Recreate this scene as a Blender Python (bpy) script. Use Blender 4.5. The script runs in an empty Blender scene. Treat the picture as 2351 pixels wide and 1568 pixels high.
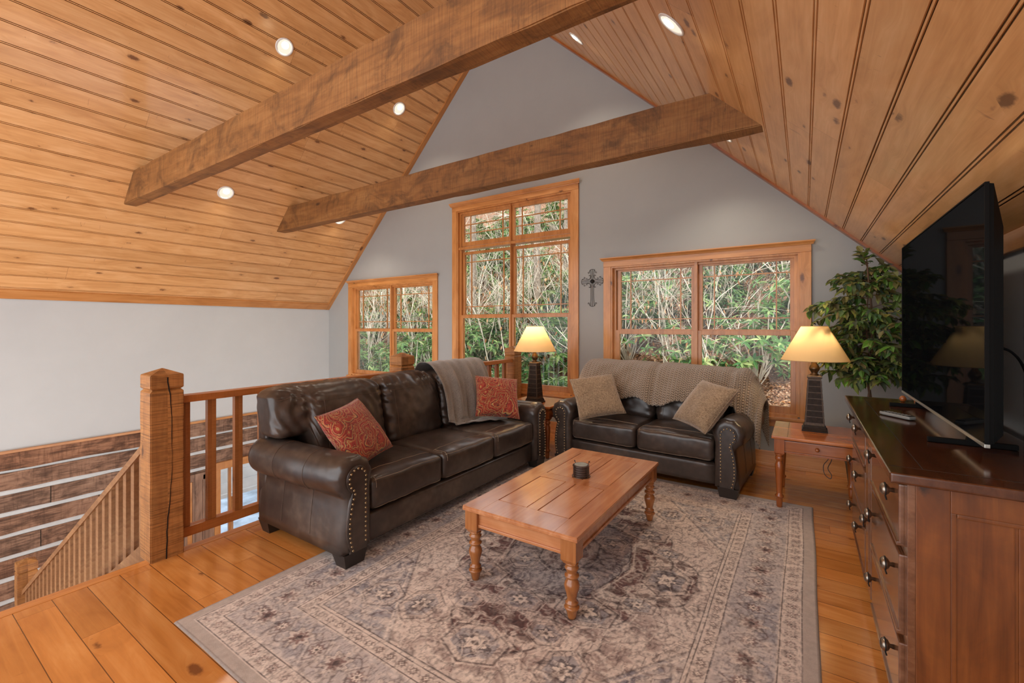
import bpy, bmesh, math, random
import numpy as np
from mathutils import Vector, Matrix, noise, Quaternion
random.seed(7)
PI = math.pi
scene = bpy.context.scene
COL = scene.collection

# ------------------------------------------------------------------ helpers
def link(o):
    COL.objects.link(o); return o

def finish(name, bm, mat, parent=None, smooth=False, recalc=True):
    if recalc:
        bmesh.ops.recalc_face_normals(bm, faces=bm.faces[:])
    me = bpy.data.meshes.new(name)
    bm.to_mesh(me); bm.free()
    if smooth:
        me.polygons.foreach_set('use_smooth', [True] * len(me.polygons))
    if mat is not None:
        me.materials.append(mat)
    o = bpy.data.objects.new(name, me); link(o)
    if parent is not None:
        o.parent = parent
    return o

def tag(o, label=None, cat=None, group=None, kind=None):
    if label: o['label'] = label
    if cat: o['category'] = cat
    if group: o['group'] = group
    if kind: o['kind'] = kind
    return o

def thing(name, label, cat, loc=(0, 0, 0), rz=0.0, group=None):
    o = bpy.data.objects.new(name, None); link(o)
    o.empty_display_size = 0.05
    o.location = loc; o.rotation_euler = (0, 0, rz)
    return tag(o, label, cat, group)

def struct_empty(name):
    o = bpy.data.objects.new(name, None); link(o)
    o.empty_display_size = 0.05
    o['kind'] = 'structure'
    return o

def struct(name, bm, mat, parent=None, smooth=False):
    o = finish(name, bm, mat, parent, smooth)
    if parent is None: o['kind'] = 'structure'
    return o

def dup(root, loc=None, rz=None, scale=None, label=None, group=None):
    r = root.copy(); link(r)
    if loc is not None: r.location = loc
    if rz is not None: r.rotation_euler = (0, 0, rz)
    if scale is not None: r.scale = (scale,) * 3 if not hasattr(scale, '__len__') else scale
    if label: r['label'] = label
    if group: r['group'] = group
    for ch in list(root.children):
        c = ch.copy(); link(c); c.parent = r
        for g in list(ch.children):
            d = g.copy(); link(d); d.parent = c
    return r

def B():
    return bmesh.new()

def box(bm, x0, x1, y0, y1, z0, z1, bev=0.0, seg=2):
    vs = [bm.verts.new(p) for p in ((x0, y0, z0), (x1, y0, z0), (x1, y1, z0), (x0, y1, z0),
                                    (x0, y0, z1), (x1, y0, z1), (x1, y1, z1), (x0, y1, z1))]
    fs = [bm.faces.new([vs[i] for i in f]) for f in
          ((3, 2, 1, 0), (4, 5, 6, 7), (0, 1, 5, 4), (1, 2, 6, 5), (2, 3, 7, 6), (3, 0, 4, 7))]
    if bev:
        es = set()
        for f in fs: es.update(f.edges)
        bmesh.ops.bevel(bm, geom=list(es), offset=bev, segments=seg, profile=0.7, affect='EDGES')
    return vs

def prism(bm, pts, axis, a0, a1):
    """closed polygon pts (2D) extruded along axis ('x','y','z') from a0 to a1."""
    def mk(p, a):
        if axis == 'y': return (p[0], a, p[1])
        if axis == 'x': return (a, p[0], p[1])
        return (p[0], p[1], a)
    v0 = [bm.verts.new(mk(p, a0)) for p in pts]
    v1 = [bm.verts.new(mk(p, a1)) for p in pts]
    n = len(pts)
    bm.faces.new(v0); bm.faces.new(v1[::-1])
    for i in range(n):
        bm.faces.new((v0[i], v0[(i + 1) % n], v1[(i + 1) % n], v1[i]))

def loft(bm, rings, cap0=True, cap1=True, closed=True):
    vr = [[bm.verts.new(p) for p in r] for r in rings]
    n = len(rings[0])
    for a, b in zip(vr[:-1], vr[1:]):
        for i in range(n if closed else n - 1):
            j = (i + 1) % n
            bm.faces.new((a[i], a[j], b[j], b[i]))
    if cap0: bm.faces.new(vr[0][::-1])
    if cap1: bm.faces.new(vr[-1])
    return vr

def lathe(bm, prof, c=(0, 0, 0), n=24, sq=False):
    """prof = [(r,z)...] bottom to top"""
    rings = []
    for r, z in prof:
        ring = []
        for i in range(n):
            a = 2 * PI * i / n
            ring.append((c[0] + r * math.cos(a), c[1] + r * math.sin(a), c[2] + z))
        rings.append(ring)
    loft(bm, rings)

def frustum_sq(bm, c, secs, rot=0.0):
    """square sections [(half, z)...]"""
    rings = []
    for h, z in secs:
        ring = []
        for sx, sy in ((-1, -1), (1, -1), (1, 1), (-1, 1)):
            x, y = sx * h, sy * h
            ring.append((c[0] + x * math.cos(rot) - y * math.sin(rot), c[1] + x * math.sin(rot) + y * math.cos(rot), c[2] + z))
        rings.append(ring)
    loft(bm, rings)

def tube(bm, pts, r, n=8, cap=True):
    pts = [Vector(p) for p in pts]
    rr = r if hasattr(r, '__len__') else [r] * len(pts)
    t = (pts[1] - pts[0]).normalized()
    up = Vector((0, 0, 1)) if abs(t.z) < 0.9 else Vector((1, 0, 0))
    nrm = t.cross(up).normalized()
    rings = []
    for i, p in enumerate(pts):
        if i == 0: tt = pts[1] - pts[0]
        elif i == len(pts) - 1: tt = pts[-1] - pts[-2]
        else: tt = pts[i + 1] - pts[i - 1]
        tt = tt.normalized()
        q = t.rotation_difference(tt)
        nrm = (q @ nrm).normalized(); t = tt
        b = t.cross(nrm).normalized()
        rings.append([p + (nrm * math.cos(2 * PI * k / n) + b * math.sin(2 * PI * k / n)) * rr[i] for k in range(n)])
    loft(bm, rings, cap, cap)

def smoothpts(pts, k=6):
    """Catmull-Rom"""
    P = [Vector(p) for p in pts]
    P = [P[0] * 2 - P[1]] + P + [P[-1] * 2 - P[-2]]
    out = []
    for i in range(1, len(P) - 2):
        for j in range(k):
            t = j / k
            out.append(0.5 * ((2 * P[i]) + (P[i + 1] - P[i - 1]) * t + (2 * P[i - 1] - 5 * P[i] + 4 * P[i + 1] - P[i + 2]) * t * t
                              + (3 * P[i] - P[i - 1] - 3 * P[i + 1] + P[i + 2]) * t ** 3))
    out.append(P[-2])
    return out

def rb_map(p, h, r, puff=(0, 0, 0)):
    q = Vector((p[0] * h[0], p[1] * h[1], p[2] * h[2]))
    c = Vector([max(-(h[i] - r), min(h[i] - r, q[i])) for i in range(3)])
    d = q - c
    if d.length > 1e-9: q = c + d * (r / d.length)
    x, y, z = q[0] / h[0], q[1] / h[1], q[2] / h[2]
    q[0] += puff[0] * (1 - y * y) * (1 - z * z) * p[0]
    q[1] += puff[1] * (1 - x * x) * (1 - z * z) * p[1]
    q[2] += puff[2] * (1 - x * x) * (1 - y * y) * p[2]
    return q

def rbox(bm, center, h, r, n=10, puff=(0, 0, 0), fn=None):
    start = len(bm.verts)
    res = bmesh.ops.create_cube(bm, size=2.0)
    vs = res['verts']
    es = list({e for v in vs for e in v.link_edges})
    bmesh.ops.subdivide_edges(bm, edges=es, cuts=n, use_grid_fill=True)
    bm.verts.ensure_lookup_table()
    c = Vector(center)
    for v in bm.verts[start:]:
        p = v.co.copy()
        # push samples to edges
        p = Vector([math.copysign(abs(a) ** 0.8, a) for a in p])
        q = rb_map(p, h, r, puff) + c
        if fn: q = fn(q)
        v.co = q

def nz(p, f=1.0, seed=0.0):
    return noise.noise(Vector((p[0] * f + seed, p[1] * f + seed * 1.7, p[2] * f - seed)))

# ------------------------------------------------------------------ materials
class NT:
    def __init__(s, name):
        s.m = bpy.data.materials.new(name); s.m.use_nodes = True
        s.t = s.m.node_tree; s.t.nodes.clear()
        s.out = s.n('ShaderNodeOutputMaterial')
    def n(s, typ, **kw):
        nd = s.t.nodes.new(typ)
        for k, v in kw.items(): setattr(nd, k, v)
        return nd
    def put(s, sock, v):
        if v is None: return
        if isinstance(v, bpy.types.NodeSocket): s.t.links.new(v, sock)
        else:
            try: sock.default_value = v
            except Exception:
                sock.default_value = tuple(v) + (1.0,)
    def math(s, op, a, b=None, c=None, clamp=False):
        nd = s.n('ShaderNodeMath', operation=op, use_clamp=clamp)
        s.put(nd.inputs[0], a)
        if b is not None: s.put(nd.inputs[1], b)
        if c is not None: s.put(nd.inputs[2], c)
        return nd.outputs[0]
    def dot(s, v, vec):
        nd = s.n('ShaderNodeVectorMath', operation='DOT_PRODUCT')
        s.put(nd.inputs[0], v); nd.inputs[1].default_value = vec
        return nd.outputs['Value']
    def comb(s, x, y, z):
        nd = s.n('ShaderNodeCombineXYZ')
        s.put(nd.inputs[0], x); s.put(nd.inputs[1], y); s.put(nd.inputs[2], z)
        return nd.outputs[0]
    def noise(s, vec, scale=5, detail=3, rough=0.5, dist=0.0, dims='3D'):
        nd = s.n('ShaderNodeTexNoise', noise_dimensions=dims)
        s.put(nd.inputs['Vector'], vec); nd.inputs['Scale'].default_value = scale
        nd.inputs['Detail'].default_value = detail; nd.inputs['Roughness'].default_value = rough
        nd.inputs['Distortion'].default_value = dist
        return nd.outputs['Fac'], nd.outputs['Color']
    def white(s, vec, dims='3D'):
        nd = s.n('ShaderNodeTexWhiteNoise', noise_dimensions=dims)
        s.put(nd.inputs['Vector' if dims != '1D' else 'W'], vec)
        return nd.outputs['Value'], nd.outputs['Color']
    def ramp(s, fac, stops, interp='LINEAR'):
        nd = s.n('ShaderNodeValToRGB'); nd.color_ramp.interpolation = interp
        e = nd.color_ramp.elements
        while len(e) < len(stops): e.new(0.5)
        for i, (p, c) in enumerate(stops):
            e[i].position = p
            e[i].color = (c, c, c, 1) if not hasattr(c, '__len__') else tuple(c) + (1.0,)
        s.put(nd.inputs[0], fac)
        return nd.outputs[0]
    def mix(s, fac, a, b, mode='MIX'):
        nd = s.n('ShaderNodeMix', data_type='RGBA', blend_type=mode)
        s.put(nd.inputs[0], fac); s.put(nd.inputs[6], a); s.put(nd.inputs[7], b)
        return nd.outputs[2]
    def mr(s, v, a, b, c, d):
        nd = s.n('ShaderNodeMapRange')
        s.put(nd.inputs[0], v)
        for i, q in enumerate((a, b, c, d)): nd.inputs[i + 1].default_value = q
        return nd.outputs[0]
    def obj(s):
        return s.n('ShaderNodeTexCoord').outputs['Object']
    def bump(s, h, strength=0.3, dist=0.01, nrm=None):
        nd = s.n('ShaderNodeBump'); nd.inputs['Strength'].default_value = strength
        nd.inputs['Distance'].default_value = dist
        s.put(nd.inputs['Height'], h)
        if nrm is not None: s.put(nd.inputs['Normal'], nrm)
        return nd.outputs[0]
    def bsdf(s, col, rough=0.5, metal=0.0, spec=0.5, coat=0.0, nrm=None, sheen=0.0, trans=None, coat_rough=0.1, ior=None):
        p = s.n('ShaderNodeBsdfPrincipled')
        s.put(p.inputs['Base Color'], col); s.put(p.inputs['Roughness'], rough)
        p.inputs['Metallic'].default_value = metal
        p.inputs['Specular IOR Level'].default_value = spec
        p.inputs['Coat Weight'].default_value = coat; p.inputs['Coat Roughness'].default_value = coat_rough
        p.inputs['Sheen Weight'].default_value = sheen
        if ior: p.inputs['IOR'].default_value = ior
        if nrm is not None: s.put(p.inputs['Normal'], nrm)
        s.t.links.new(p.outputs[0], s.out.inputs[0])
        return p

def lin(r, g, b):
    def f(c):
        c /= 255.0
        return c / 12.92 if c <= 0.04045 else ((c + 0.055) / 1.055) ** 2.4
    return (f(r), f(g), f(b))

def plain(name, col, rough=0.5, metal=0.0, spec=0.5, var=0.0, vscale=8, bump=0.0, bscale=200, coat=0.0):
    t = NT(name); v = t.obj()
    c = tuple(col) + (1.0,)
    if var:
        f, _ = t.noise(v, vscale, 4, 0.6)
        f = t.mr(f, 0.3, 0.7, 1 - var, 1 + var)
        c = t.mix(1.0, c, t.comb(f, f, f), 'MULTIPLY')
    nr = None
    if bump:
        h, _ = t.noise(v, bscale, 2, 0.5)
        nr = t.bump(h, bump, 0.002)
    t.bsdf(c, rough, metal, spec, coat, nr)
    return t.m

def wood(name, U, V, W, cols, pitch=None, phase=0.0, knots=1.0, gap=0.0, rough=0.35, coat=0.3, grain=1.0, bump=0.0,
         boardvar=0.14, joints=0.0, saw=0.0, streak=0.0, sawax=None, kscale=1.0, gap2=0.0):
    """U across, V along, W normal directions in object space. cols = dark, mid, light, knot."""
    t = NT(name); P = t.obj()
    u = t.dot(P, U); v = t.dot(P, V); w = t.dot(P, W)
    if pitch:
        q = t.math('DIVIDE', t.math('SUBTRACT', u, phase), pitch)
        idx = t.math('FLOOR', q); fr = t.math('FRACT', q)
    else:
        idx = t.math('FLOOR', t.math('MULTIPLY', w, 0.5)); fr = None
    rnd, _ = t.white(idx, '1D')
    v2 = t.math('ADD', v, t.math('MULTIPLY', rnd, 37.0))
    if joints:
        jq = t.math('DIVIDE', v2, joints); jf = t.math('FRACT', jq)
        idx = t.math('ADD', idx, t.math('MULTIPLY', t.math('FLOOR', jq), 17.3))
        rnd, _ = t.white(idx, '1D')
        v2 = t.math('ADD', v, t.math('MULTIPLY', rnd, 37.0))
    wi = t.math('ADD', w, t.math('MULTIPLY', idx, 3.7))
    # knots
    kv = t.comb(t.math('MULTIPLY', u, 7.0 * kscale), t.math('MULTIPLY', v2, 3.1 * kscale), t.math('MULTIPLY', wi, 1.0 * kscale))
    vor = t.n('ShaderNodeTexVoronoi', feature='F1'); t.put(vor.inputs['Vector'], kv); vor.inputs['Scale'].default_value = 1.0
    vor.inputs['Randomness'].default_value = 1.0
    kd = vor.outputs['Distance']; kr = t.n('ShaderNodeSeparateColor'); t.put(kr.inputs[0], vor.outputs['Color'])
    kn, _ = t.noise(t.comb(t.math('MULTIPLY', u, 60), t.math('MULTIPLY', v2, 50), wi), 1.0, 2)
    kd2 = t.math('ADD', kd, t.math('MULTIPLY', t.math('SUBTRACT', kn, 0.5), 0.12))
    size = t.math('MULTIPLY', kr.outputs[0], 0.15)
    on = t.math('GREATER_THAN', kr.outputs[1], 1 - 0.55 * min(knots, 1.6))
    kmask = t.math('MULTIPLY', t.mr(t.math('SUBTRACT', kd2, size), -0.03, 0.05, 1.0, 0.0), on)
    ring = t.math('MULTIPLY', t.mr(t.math('SUBTRACT', kd, size), 0.0, 0.28, 1.0, 0.0), on)
    # grain
    warp = t.math('MULTIPLY', ring, 0.04)
    g1, _ = t.noise(t.comb(t.math('MULTIPLY', t.math('ADD', u, warp), 34.0 * grain), t.math('MULTIPLY', v2, 1.5 * grain), t.math('MULTIPLY', wi, 25.0)), 1.0, 5, 0.65, 0.8)
    g2, _ = t.noise(t.comb(t.math('MULTIPLY', u, 5.0), t.math('MULTIPLY', v2, 1.3), wi), 1.0, 3, 0.6, 1.5)
    g = t.math('ADD', t.math('MULTIPLY', g1, 0.45), t.math('MULTIPLY', g2, 0.55))
    dark, mid, light, knot = cols
    c = t.ramp(g, [(0.3, dark), (0.5, mid), (0.72, light)])
    bv = t.mr(rnd, 0, 1, 1 - boardvar, 1 + boardvar)
    c = t.mix(1.0, c, t.comb(bv, bv, bv), 'MULTIPLY')
    c = t.mix(t.math('MULTIPLY', ring, 0.35), c, tuple(dark) + (1,))
    c = t.mix(t.math('MULTIPLY', kmask, 0.85), c, tuple(knot) + (1,))
    # fine dark dashes across the boards
    d1, _ = t.noise(t.comb(t.math('MULTIPLY', u, 9.0), t.math('MULTIPLY', v2, 45.0), wi), 1.0, 2, 0.5, 0.6)
    d2, _ = t.noise(t.comb(t.math('MULTIPLY', u, 3.0), t.math('MULTIPLY', v2, 2.2), wi), 1.0, 2)
    dm = t.math('MULTIPLY', t.mr(d1, 0.70, 0.76, 0, 1), t.mr(d2, 0.5, 0.62, 0, 1))
    c = t.mix(t.math('MULTIPLY', dm, 0.55 * min(knots, 1)), c, tuple(knot) + (1,))
    hgt = t.math('MULTIPLY', g1, 0.4)
    if streak:
        s1, _ = t.noise(t.comb(t.math('MULTIPLY', u, 2.5), t.math('MULTIPLY', v2, 2.5), t.math('MULTIPLY', wi, 2.5)), 1.0, 5, 0.7, 1.2)
        c = t.mix(t.math('MULTIPLY', t.mr(s1, 0.5, 0.68, 0, 1), streak), c, tuple(knot) + (1,))
    if saw:
        s, _ = t.noise(t.comb(t.math('MULTIPLY', u, 4.0), t.math('MULTIPLY', v2, 110.0), t.math('MULTIPLY', wi, 4.0)), 1.0, 3, 0.7, 0.3)
        sm = t.mr(s, 0.45, 0.68, 0, 1)
        c = t.mix(t.math('MULTIPLY', sm, saw), c, tuple(knot) + (1,))
        hgt = t.math('ADD', hgt, t.math('MULTIPLY', s, 0.8))
    if joints:
        jm = t.math('LESS_THAN', jf, 0.0022 / joints * 1.0)
        c = t.mix(t.math('MULTIPLY', jm, 0.8), c, tuple(knot) + (1,))
    if gap and fr is not None:
        e = t.math('MINIMUM', fr, t.math('SUBTRACT', 1.0, fr))
        em = t.math('LESS_THAN', e, gap / pitch)
        if gap2:
            em = t.math('MAXIMUM', em, t.math('LESS_THAN', t.math('ABSOLUTE', t.math('SUBTRACT', fr, gap2 / pitch)), gap / pitch))
        c = t.mix(t.math('MULTIPLY', em, 0.85), c, tuple([k * 0.35 for k in knot]) + (1,))
        hgt = t.math('SUBTRACT', hgt, t.math('MULTIPLY', em, 2.0))
    nr = t.bump(hgt, bump, 0.004) if bump > 0.09 else None
    rr = t.math('ADD', t.math('MULTIPLY', g2, 0.12), rough - 0.06)
    t.bsdf(c, rr, 0, 0.4, coat, nr, coat_rough=0.12)
    return t.m

X_, Y_, Z_ = (1, 0, 0), (0, 1, 0), (0, 0, 1)
ML, MR = 1.014, -0.95
def zL(x): return 1.85 + ML * (x + 8.168)
def zR(x): return 2.03 + MR * (x - 0.768)
RX = (2.03 + 0.95 * 0.768 - 1.85 - ML * 8.168) / (ML + 0.95)
RZ = zL(RX)
lL = math.hypot(1, ML); lR = math.hypot(1, MR)
UL = (1 / lL, 0, ML / lL); WL = (ML / lL, 0, -1 / lL)
UR = (-1 / lR, 0, -MR / lR); WR = (MR / lR, 0, -1 / lR)

pine = (lin(188, 134, 80), lin(212, 159, 103), lin(229, 182, 130), lin(96, 54, 30))
pine_pale = pine
M = {}
eaveL = Vector((-8.168, 0, 1.85)); eaveR = Vector((0.85, 0, zR(0.85)))
PITCH = 0.1945
M['ceilL'] = wood('knotty pine ceiling left', UL, Y_, WL, pine, PITCH, eaveL.dot(Vector(UL)) + 0.358 - 2 * PITCH, 1.2, 0.0022, 0.36, 0.3, 1.0, 0.08, 0.06, joints=4.9, gap2=0.015)
offR = (Vector((0.768, 0, 2.03)) - eaveR).dot(Vector(UR))
M['ceilR'] = wood('knotty pine ceiling right', UR, Y_, WR, pine, PITCH, eaveR.dot(Vector(UR)) + offR + 0.223 - 2 * PITCH, 1.2, 0.0022, 0.36, 0.3, 1.0, 0.08, 0.06, joints=4.7, gap2=0.015)
fl = (lin(172, 106, 48), lin(200, 130, 64), lin(220, 156, 90), lin(104, 54, 24))
M['floor'] = wood('pine floor boards', Y_, X_, Z_, fl, 0.144, 0.48, 0.8, 0.0018, 0.20, 0.5, 0.7, 0.05, 0.12, joints=2.6)
M['nosing'] = wood('pine nosing', X_, Y_, Z_, fl, None, knots=0.7, rough=0.25, coat=0.4)
bmc = (lin(106, 68, 34), lin(144, 96, 50), lin(168, 120, 70), lin(56, 34, 18))
M['beam'] = wood('rough sawn beam', Z_, X_, Y_, bmc, None, knots=0.7, rough=0.6, coat=0.0, bump=0.5, saw=0.40, streak=0.62, grain=0.6)
M['post'] = wood('rough sawn post', X_, Z_, Y_, (lin(140, 88, 44), lin(180, 122, 66), lin(198, 144, 86), lin(72, 42, 20)), None, knots=0.6, rough=0.55, coat=0.05, bump=0.5, saw=0.62, streak=0.25)
M['railwood'] = wood('rail wood along y', X_, Y_, Z_, (lin(150, 88, 40), lin(182, 112, 56), lin(200, 134, 76), lin(84, 42, 18)), None, knots=0.9, rough=0.4, coat=0.2, saw=0.12)
M['balwood'] = wood('baluster wood', X_, Z_, Y_, (lin(130, 78, 36), lin(164, 102, 50), lin(190, 128, 74), lin(76, 40, 18)), None, knots=0.7, rough=0.45, coat=0.15, saw=0.2)
M['stairwood'] = wood('stair rail wood', Z_, X_, Y_, (lin(110, 72, 40), lin(150, 104, 64), lin(176, 132, 88), lin(64, 38, 20)), None, knots=0.7, rough=0.6, coat=0.0, saw=0.3)
tr = (lin(160, 104, 52), lin(191, 130, 72), lin(209, 153, 95), lin(92, 50, 24))
M['trimx'] = wood('pine trim along x', Z_, X_, Y_, tr, None, knots=0.9, rough=0.35, coat=0.3)
M['trimz'] = wood('pine trim upright', X_, Z_, Y_, tr, None, knots=0.9, rough=0.35, coat=0.3)
M['trimy'] = wood('pine trim along y', X_, Y_, Z_, tr, None, knots=0.9, rough=0.35, coat=0.3)
M['sash'] = wood('stained fir sash', X_, Z_, Y_, (lin(150, 94, 48), lin(182, 122, 68), lin(198, 142, 86), lin(130, 78, 40)), None, knots=0.0, rough=0.3, coat=0.3, grain=1.6)
ct = (lin(150, 88, 50), lin(184, 120, 76), lin(208, 152, 108), lin(96, 52, 34))
M['tablex'] = wood('coffee table pine along x', Y_, X_, Z_, ct, None, knots=0.35, rough=0.22, coat=0.5, grain=0.8)
M['tabley'] = wood('coffee table pine along y', X_, Y_, Z_, ct, None, knots=0.35, rough=0.22, coat=0.5, grain=0.8)
cl_ = (lin(128, 72, 34), lin(168, 104, 54), lin(190, 128, 76), lin(80, 40, 20))
M['tableleg'] = wood('turned pine', X_, Z_, Y_, cl_, None, knots=0.5, rough=0.25, coat=0.6, kscale=1.6)
et = (lin(140, 74, 30), lin(178, 100, 46), lin(206, 136, 76), lin(90, 42, 18))
M['endtop'] = wood('end table top', Y_, X_, Z_, et, None, knots=0.7, rough=0.22, coat=0.5)
M['endleg'] = wood('end table leg', X_, Z_, Y_, (lin(120, 60, 24), lin(156, 84, 38), lin(180, 104, 52), lin(80, 38, 16)), None, knots=0.5, rough=0.25, coat=0.5)
cb = (lin(84, 44, 16), lin(122, 66, 26), lin(150, 88, 38), lin(44, 24, 12))
M['cabtop'] = wood('dark cabinet top', X_, Y_, Z_, (lin(52, 27, 14), lin(78, 42, 22), lin(100, 58, 32), lin(28, 15, 9)), None, knots=0.6, rough=0.16, coat=0.6, streak=0.2)
M['cabside'] = wood('dark cabinet side', X_, Z_, Y_, cb, None, knots=0.8, rough=0.4, coat=0.2, streak=0.25)
M['cabfront'] = wood('dark cabinet front', Z_, Y_, X_, (lin(84, 50, 30), lin(116, 74, 48), lin(142, 98, 70), lin(50, 30, 20)), None, knots=0.5, rough=0.22, coat=0.5)
lg = (lin(100, 78, 64), lin(144, 114, 94), lin(172, 144, 122), lin(62, 46, 38))
M['paint_g'] = plain('grey wall paint', lin(160, 161, 159), 0.6, spec=0.3, var=0.02, vscale=3, bump=0.08, bscale=260)
M['paint_w'] = plain('pale wall paint', lin(190, 193, 192), 0.65, spec=0.25, var=0.02, vscale=3, bump=0.08, bscale=260)
M['white'] = plain('white enamel', (0.8, 0.8, 0.78), 0.35)
M['chink'] = plain('chinking', lin(205, 208, 206), 0.8, var=0.06, vscale=14)
M['brass'] = plain('aged brass studs', lin(170, 150, 118), 0.28, metal=1.0, var=0.2, vscale=60)
M['bronze'] = plain('pewter knob', lin(150, 140, 128), 0.32, metal=1.0, var=0.25, vscale=50)
M['iron'] = plain('black wrought iron', (0.012, 0.012, 0.012), 0.6, spec=0.2)
M['blackplastic'] = plain('black plastic', (0.005, 0.005, 0.005), 0.6, spec=0.1)
M['greyplastic'] = plain('grey plastic', (0.25, 0.26, 0.25), 0.4)
M['silver'] = plain('silver bezel strip', (0.55, 0.55, 0.5), 0.3, metal=0.7)
M['wire'] = plain('steel wire', (0.1, 0.1, 0.1), 0.3, metal=0.9)
M['cord'] = plain('brown lamp cord', (0.06, 0.05, 0.045), 0.5)
M['soil'] = plain('potting soil', (0.03, 0.02, 0.012), 0.9)
M['pot'] = plain('brown basket pot', (0.12, 0.07, 0.03), 0.8, var=0.3, vscale=60)

def m_logs():
    t = NT('weathered log siding'); P = t.obj()
    y = t.dot(P, Y_); z = t.dot(P, Z_)
    row = t.math('FLOOR', t.math('DIVIDE', t.math('ADD', z, 0.303), 0.268))
    rnd, _ = t.white(row, '1D')
    y2 = t.math('ADD', y, t.math('MULTIPLY', rnd, 11.0))
    seg = t.math('FLOOR', t.math('DIVIDE', y2, 2.3))
    sf = t.math('FRACT', t.math('DIVIDE', y2, 2.3))
    r2, _ = t.white(t.comb(row, seg, 0.5), '3D')
    wi = t.math('MULTIPLY', r2, 9.0)
    g1, _ = t.noise(t.comb(t.math('MULTIPLY', y2, 2.2), t.math('MULTIPLY', z, 30), wi), 1, 6, 0.7, 1.2)
    g2, _ = t.noise(t.comb(t.math('MULTIPLY', y2, 3.5), t.math('MULTIPLY', z, 6), wi), 1, 4, 0.6, 1.0)
    sw, _ = t.noise(t.comb(t.math('MULTIPLY', y2, 38), t.math('MULTIPLY', z, 3), wi), 1, 3, 0.7, 0.4)
    g = t.math('ADD', t.math('MULTIPLY', g1, 0.5), t.math('MULTIPLY', g2, 0.5))
    c = t.ramp(g, [(0.32, lg[3]), (0.45, lg[0]), (0.55, lg[1]), (0.72, lg[2])])
    c = t.mix(t.math('MULTIPLY', t.mr(sw, 0.5, 0.7, 0, 1), 0.4), c, lg[3] + (1,))
    warm = t.mix(1.0, c, (1.05, 0.82, 0.66, 1), 'MULTIPLY')
    c = t.mix(t.mr(r2, 0.3, 0.9, 0, 0.8), c, warm)
    c = t.mix(t.math('LESS_THAN', sf, 0.004), c, (0.02, 0.015, 0.01, 1))
    h = t.math('ADD', t.math('MULTIPLY', g1, 1.0), t.math('MULTIPLY', sw, 0.7))
    t.bsdf(c, 0.75, 0, 0.2, 0, t.bump(h, 0.6, 0.01))
    return t.m
M['logs'] = m_logs()

def m_leather():
    t = NT('dark brown leather'); P = t.obj()
    n1, _ = t.noise(P, 3.0, 2, 0.5, 0.0)
    n2, _ = t.noise(P, 18.0, 1, 0.5, 0.0)
    c = t.ramp(t.math('ADD', t.math('MULTIPLY', n1, 0.6), t.math('MULTIPLY', n2, 0.4)),
               [(0.32, lin(48, 39, 35)), (0.52, lin(64, 53, 47)), (0.72, lin(90, 76, 66))])
    h, _ = t.noise(P, 20.0, 2, 0.5, 0.0)
    t.bsdf(c, 0.31, 0, 0.6, 0.0, t.bump(h, 0.3, 0.003))
    return t.m
M['leather'] = m_leather()
M['stitch'] = plain('tan stitching', lin(150, 130, 110), 0.6, var=0.3, vscale=300)
M['blackfoot'] = plain('dark sofa foot', lin(44, 36, 32), 0.4)

def m_weave(name, c0, c1, sx, sy, bump=0.4, sheen=0.4, rough=0.85):
    t = NT(name); P = t.obj()
    a, _ = t.noise(t.comb(t.math('MULTIPLY', t.dot(P, X_), sx), t.math('MULTIPLY', t.dot(P, Y_), sy), t.math('MULTIPLY', t.dot(P, Z_), sy)), 1, 3, 0.7)
    b, _ = t.noise(t.comb(t.math('MULTIPLY', t.dot(P, X_), sy), t.math('MULTIPLY', t.dot(P, Y_), sx), t.math('MULTIPLY', t.dot(P, Z_), sx)), 1, 3, 0.7)
    l, _ = t.noise(P, 5, 3, 0.6)
    g = t.math('MULTIPLY', t.math('ADD', a, b), 0.5)
    c = t.ramp(g, [(0.40, c0), (0.6, c1)])
    f = t.mr(l, 0.3, 0.7, 0.85, 1.12)
    c = t.mix(1.0, c, t.comb(f, f, f), 'MULTIPLY')
    t.bsdf(c, rough, 0, 0.2, 0, t.bump(g, bump, 0.004), sheen=sheen)
    return t.m
M['pil_taupe'] = m_weave('taupe chenille', lin(104, 82, 60), lin(172, 148, 120), 40, 260, 0.6)
M['throw'] = m_weave('grey brown fleece', lin(112, 104, 98), lin(134, 126, 118), 120, 120, 0.15, 0.5)

def m_braid():
    # plush throw with rows of plaited chevrons, uses generated local grid uv
    t = NT('plaited plush throw')
    uv = t.n('ShaderNodeUVMap').outputs[0]
    sp = t.n('ShaderNodeSeparateXYZ'); t.put(sp.inputs[0], uv)
    u, v = sp.outputs[0], sp.outputs[1]     # metres
    uu = t.math('DIVIDE', u, 0.042)
    tri = t.math('ABSOLUTE', t.math('SUBTRACT', t.math('FRACT', uu), 0.5))
    vv = t.math('ADD', t.math('DIVIDE', v, 0.026), t.math('MULTIPLY', tri, 1.6))
    fr = t.math('FRACT', vv)
    lobe = t.math('SINE', t.math('MULTIPLY', fr, PI))
    edge = t.mr(t.math('ABSOLUTE', t.math('SUBTRACT', t.math('FRACT', t.math('MULTIPLY', uu, 2.0)), 0.5)), 0.35, 0.5, 1, 0)
    h = t.math('MULTIPLY', lobe, edge)
    n, _ = t.noise(uv, 500, 2)
    c = t.ramp(h, [(0.0, lin(92, 74, 58)), (0.5, lin(142, 120, 98)), (1.0, lin(176, 156, 134))])
    h2 = t.math('ADD', h, t.math('MULTIPLY', n, 0.3))
    t.bsdf(c, 0.9, 0, 0.2, 0, t.bump(h2, 0.9, 0.008), sheen=0.5)
    return t.m
M['braid'] = m_braid()

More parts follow.
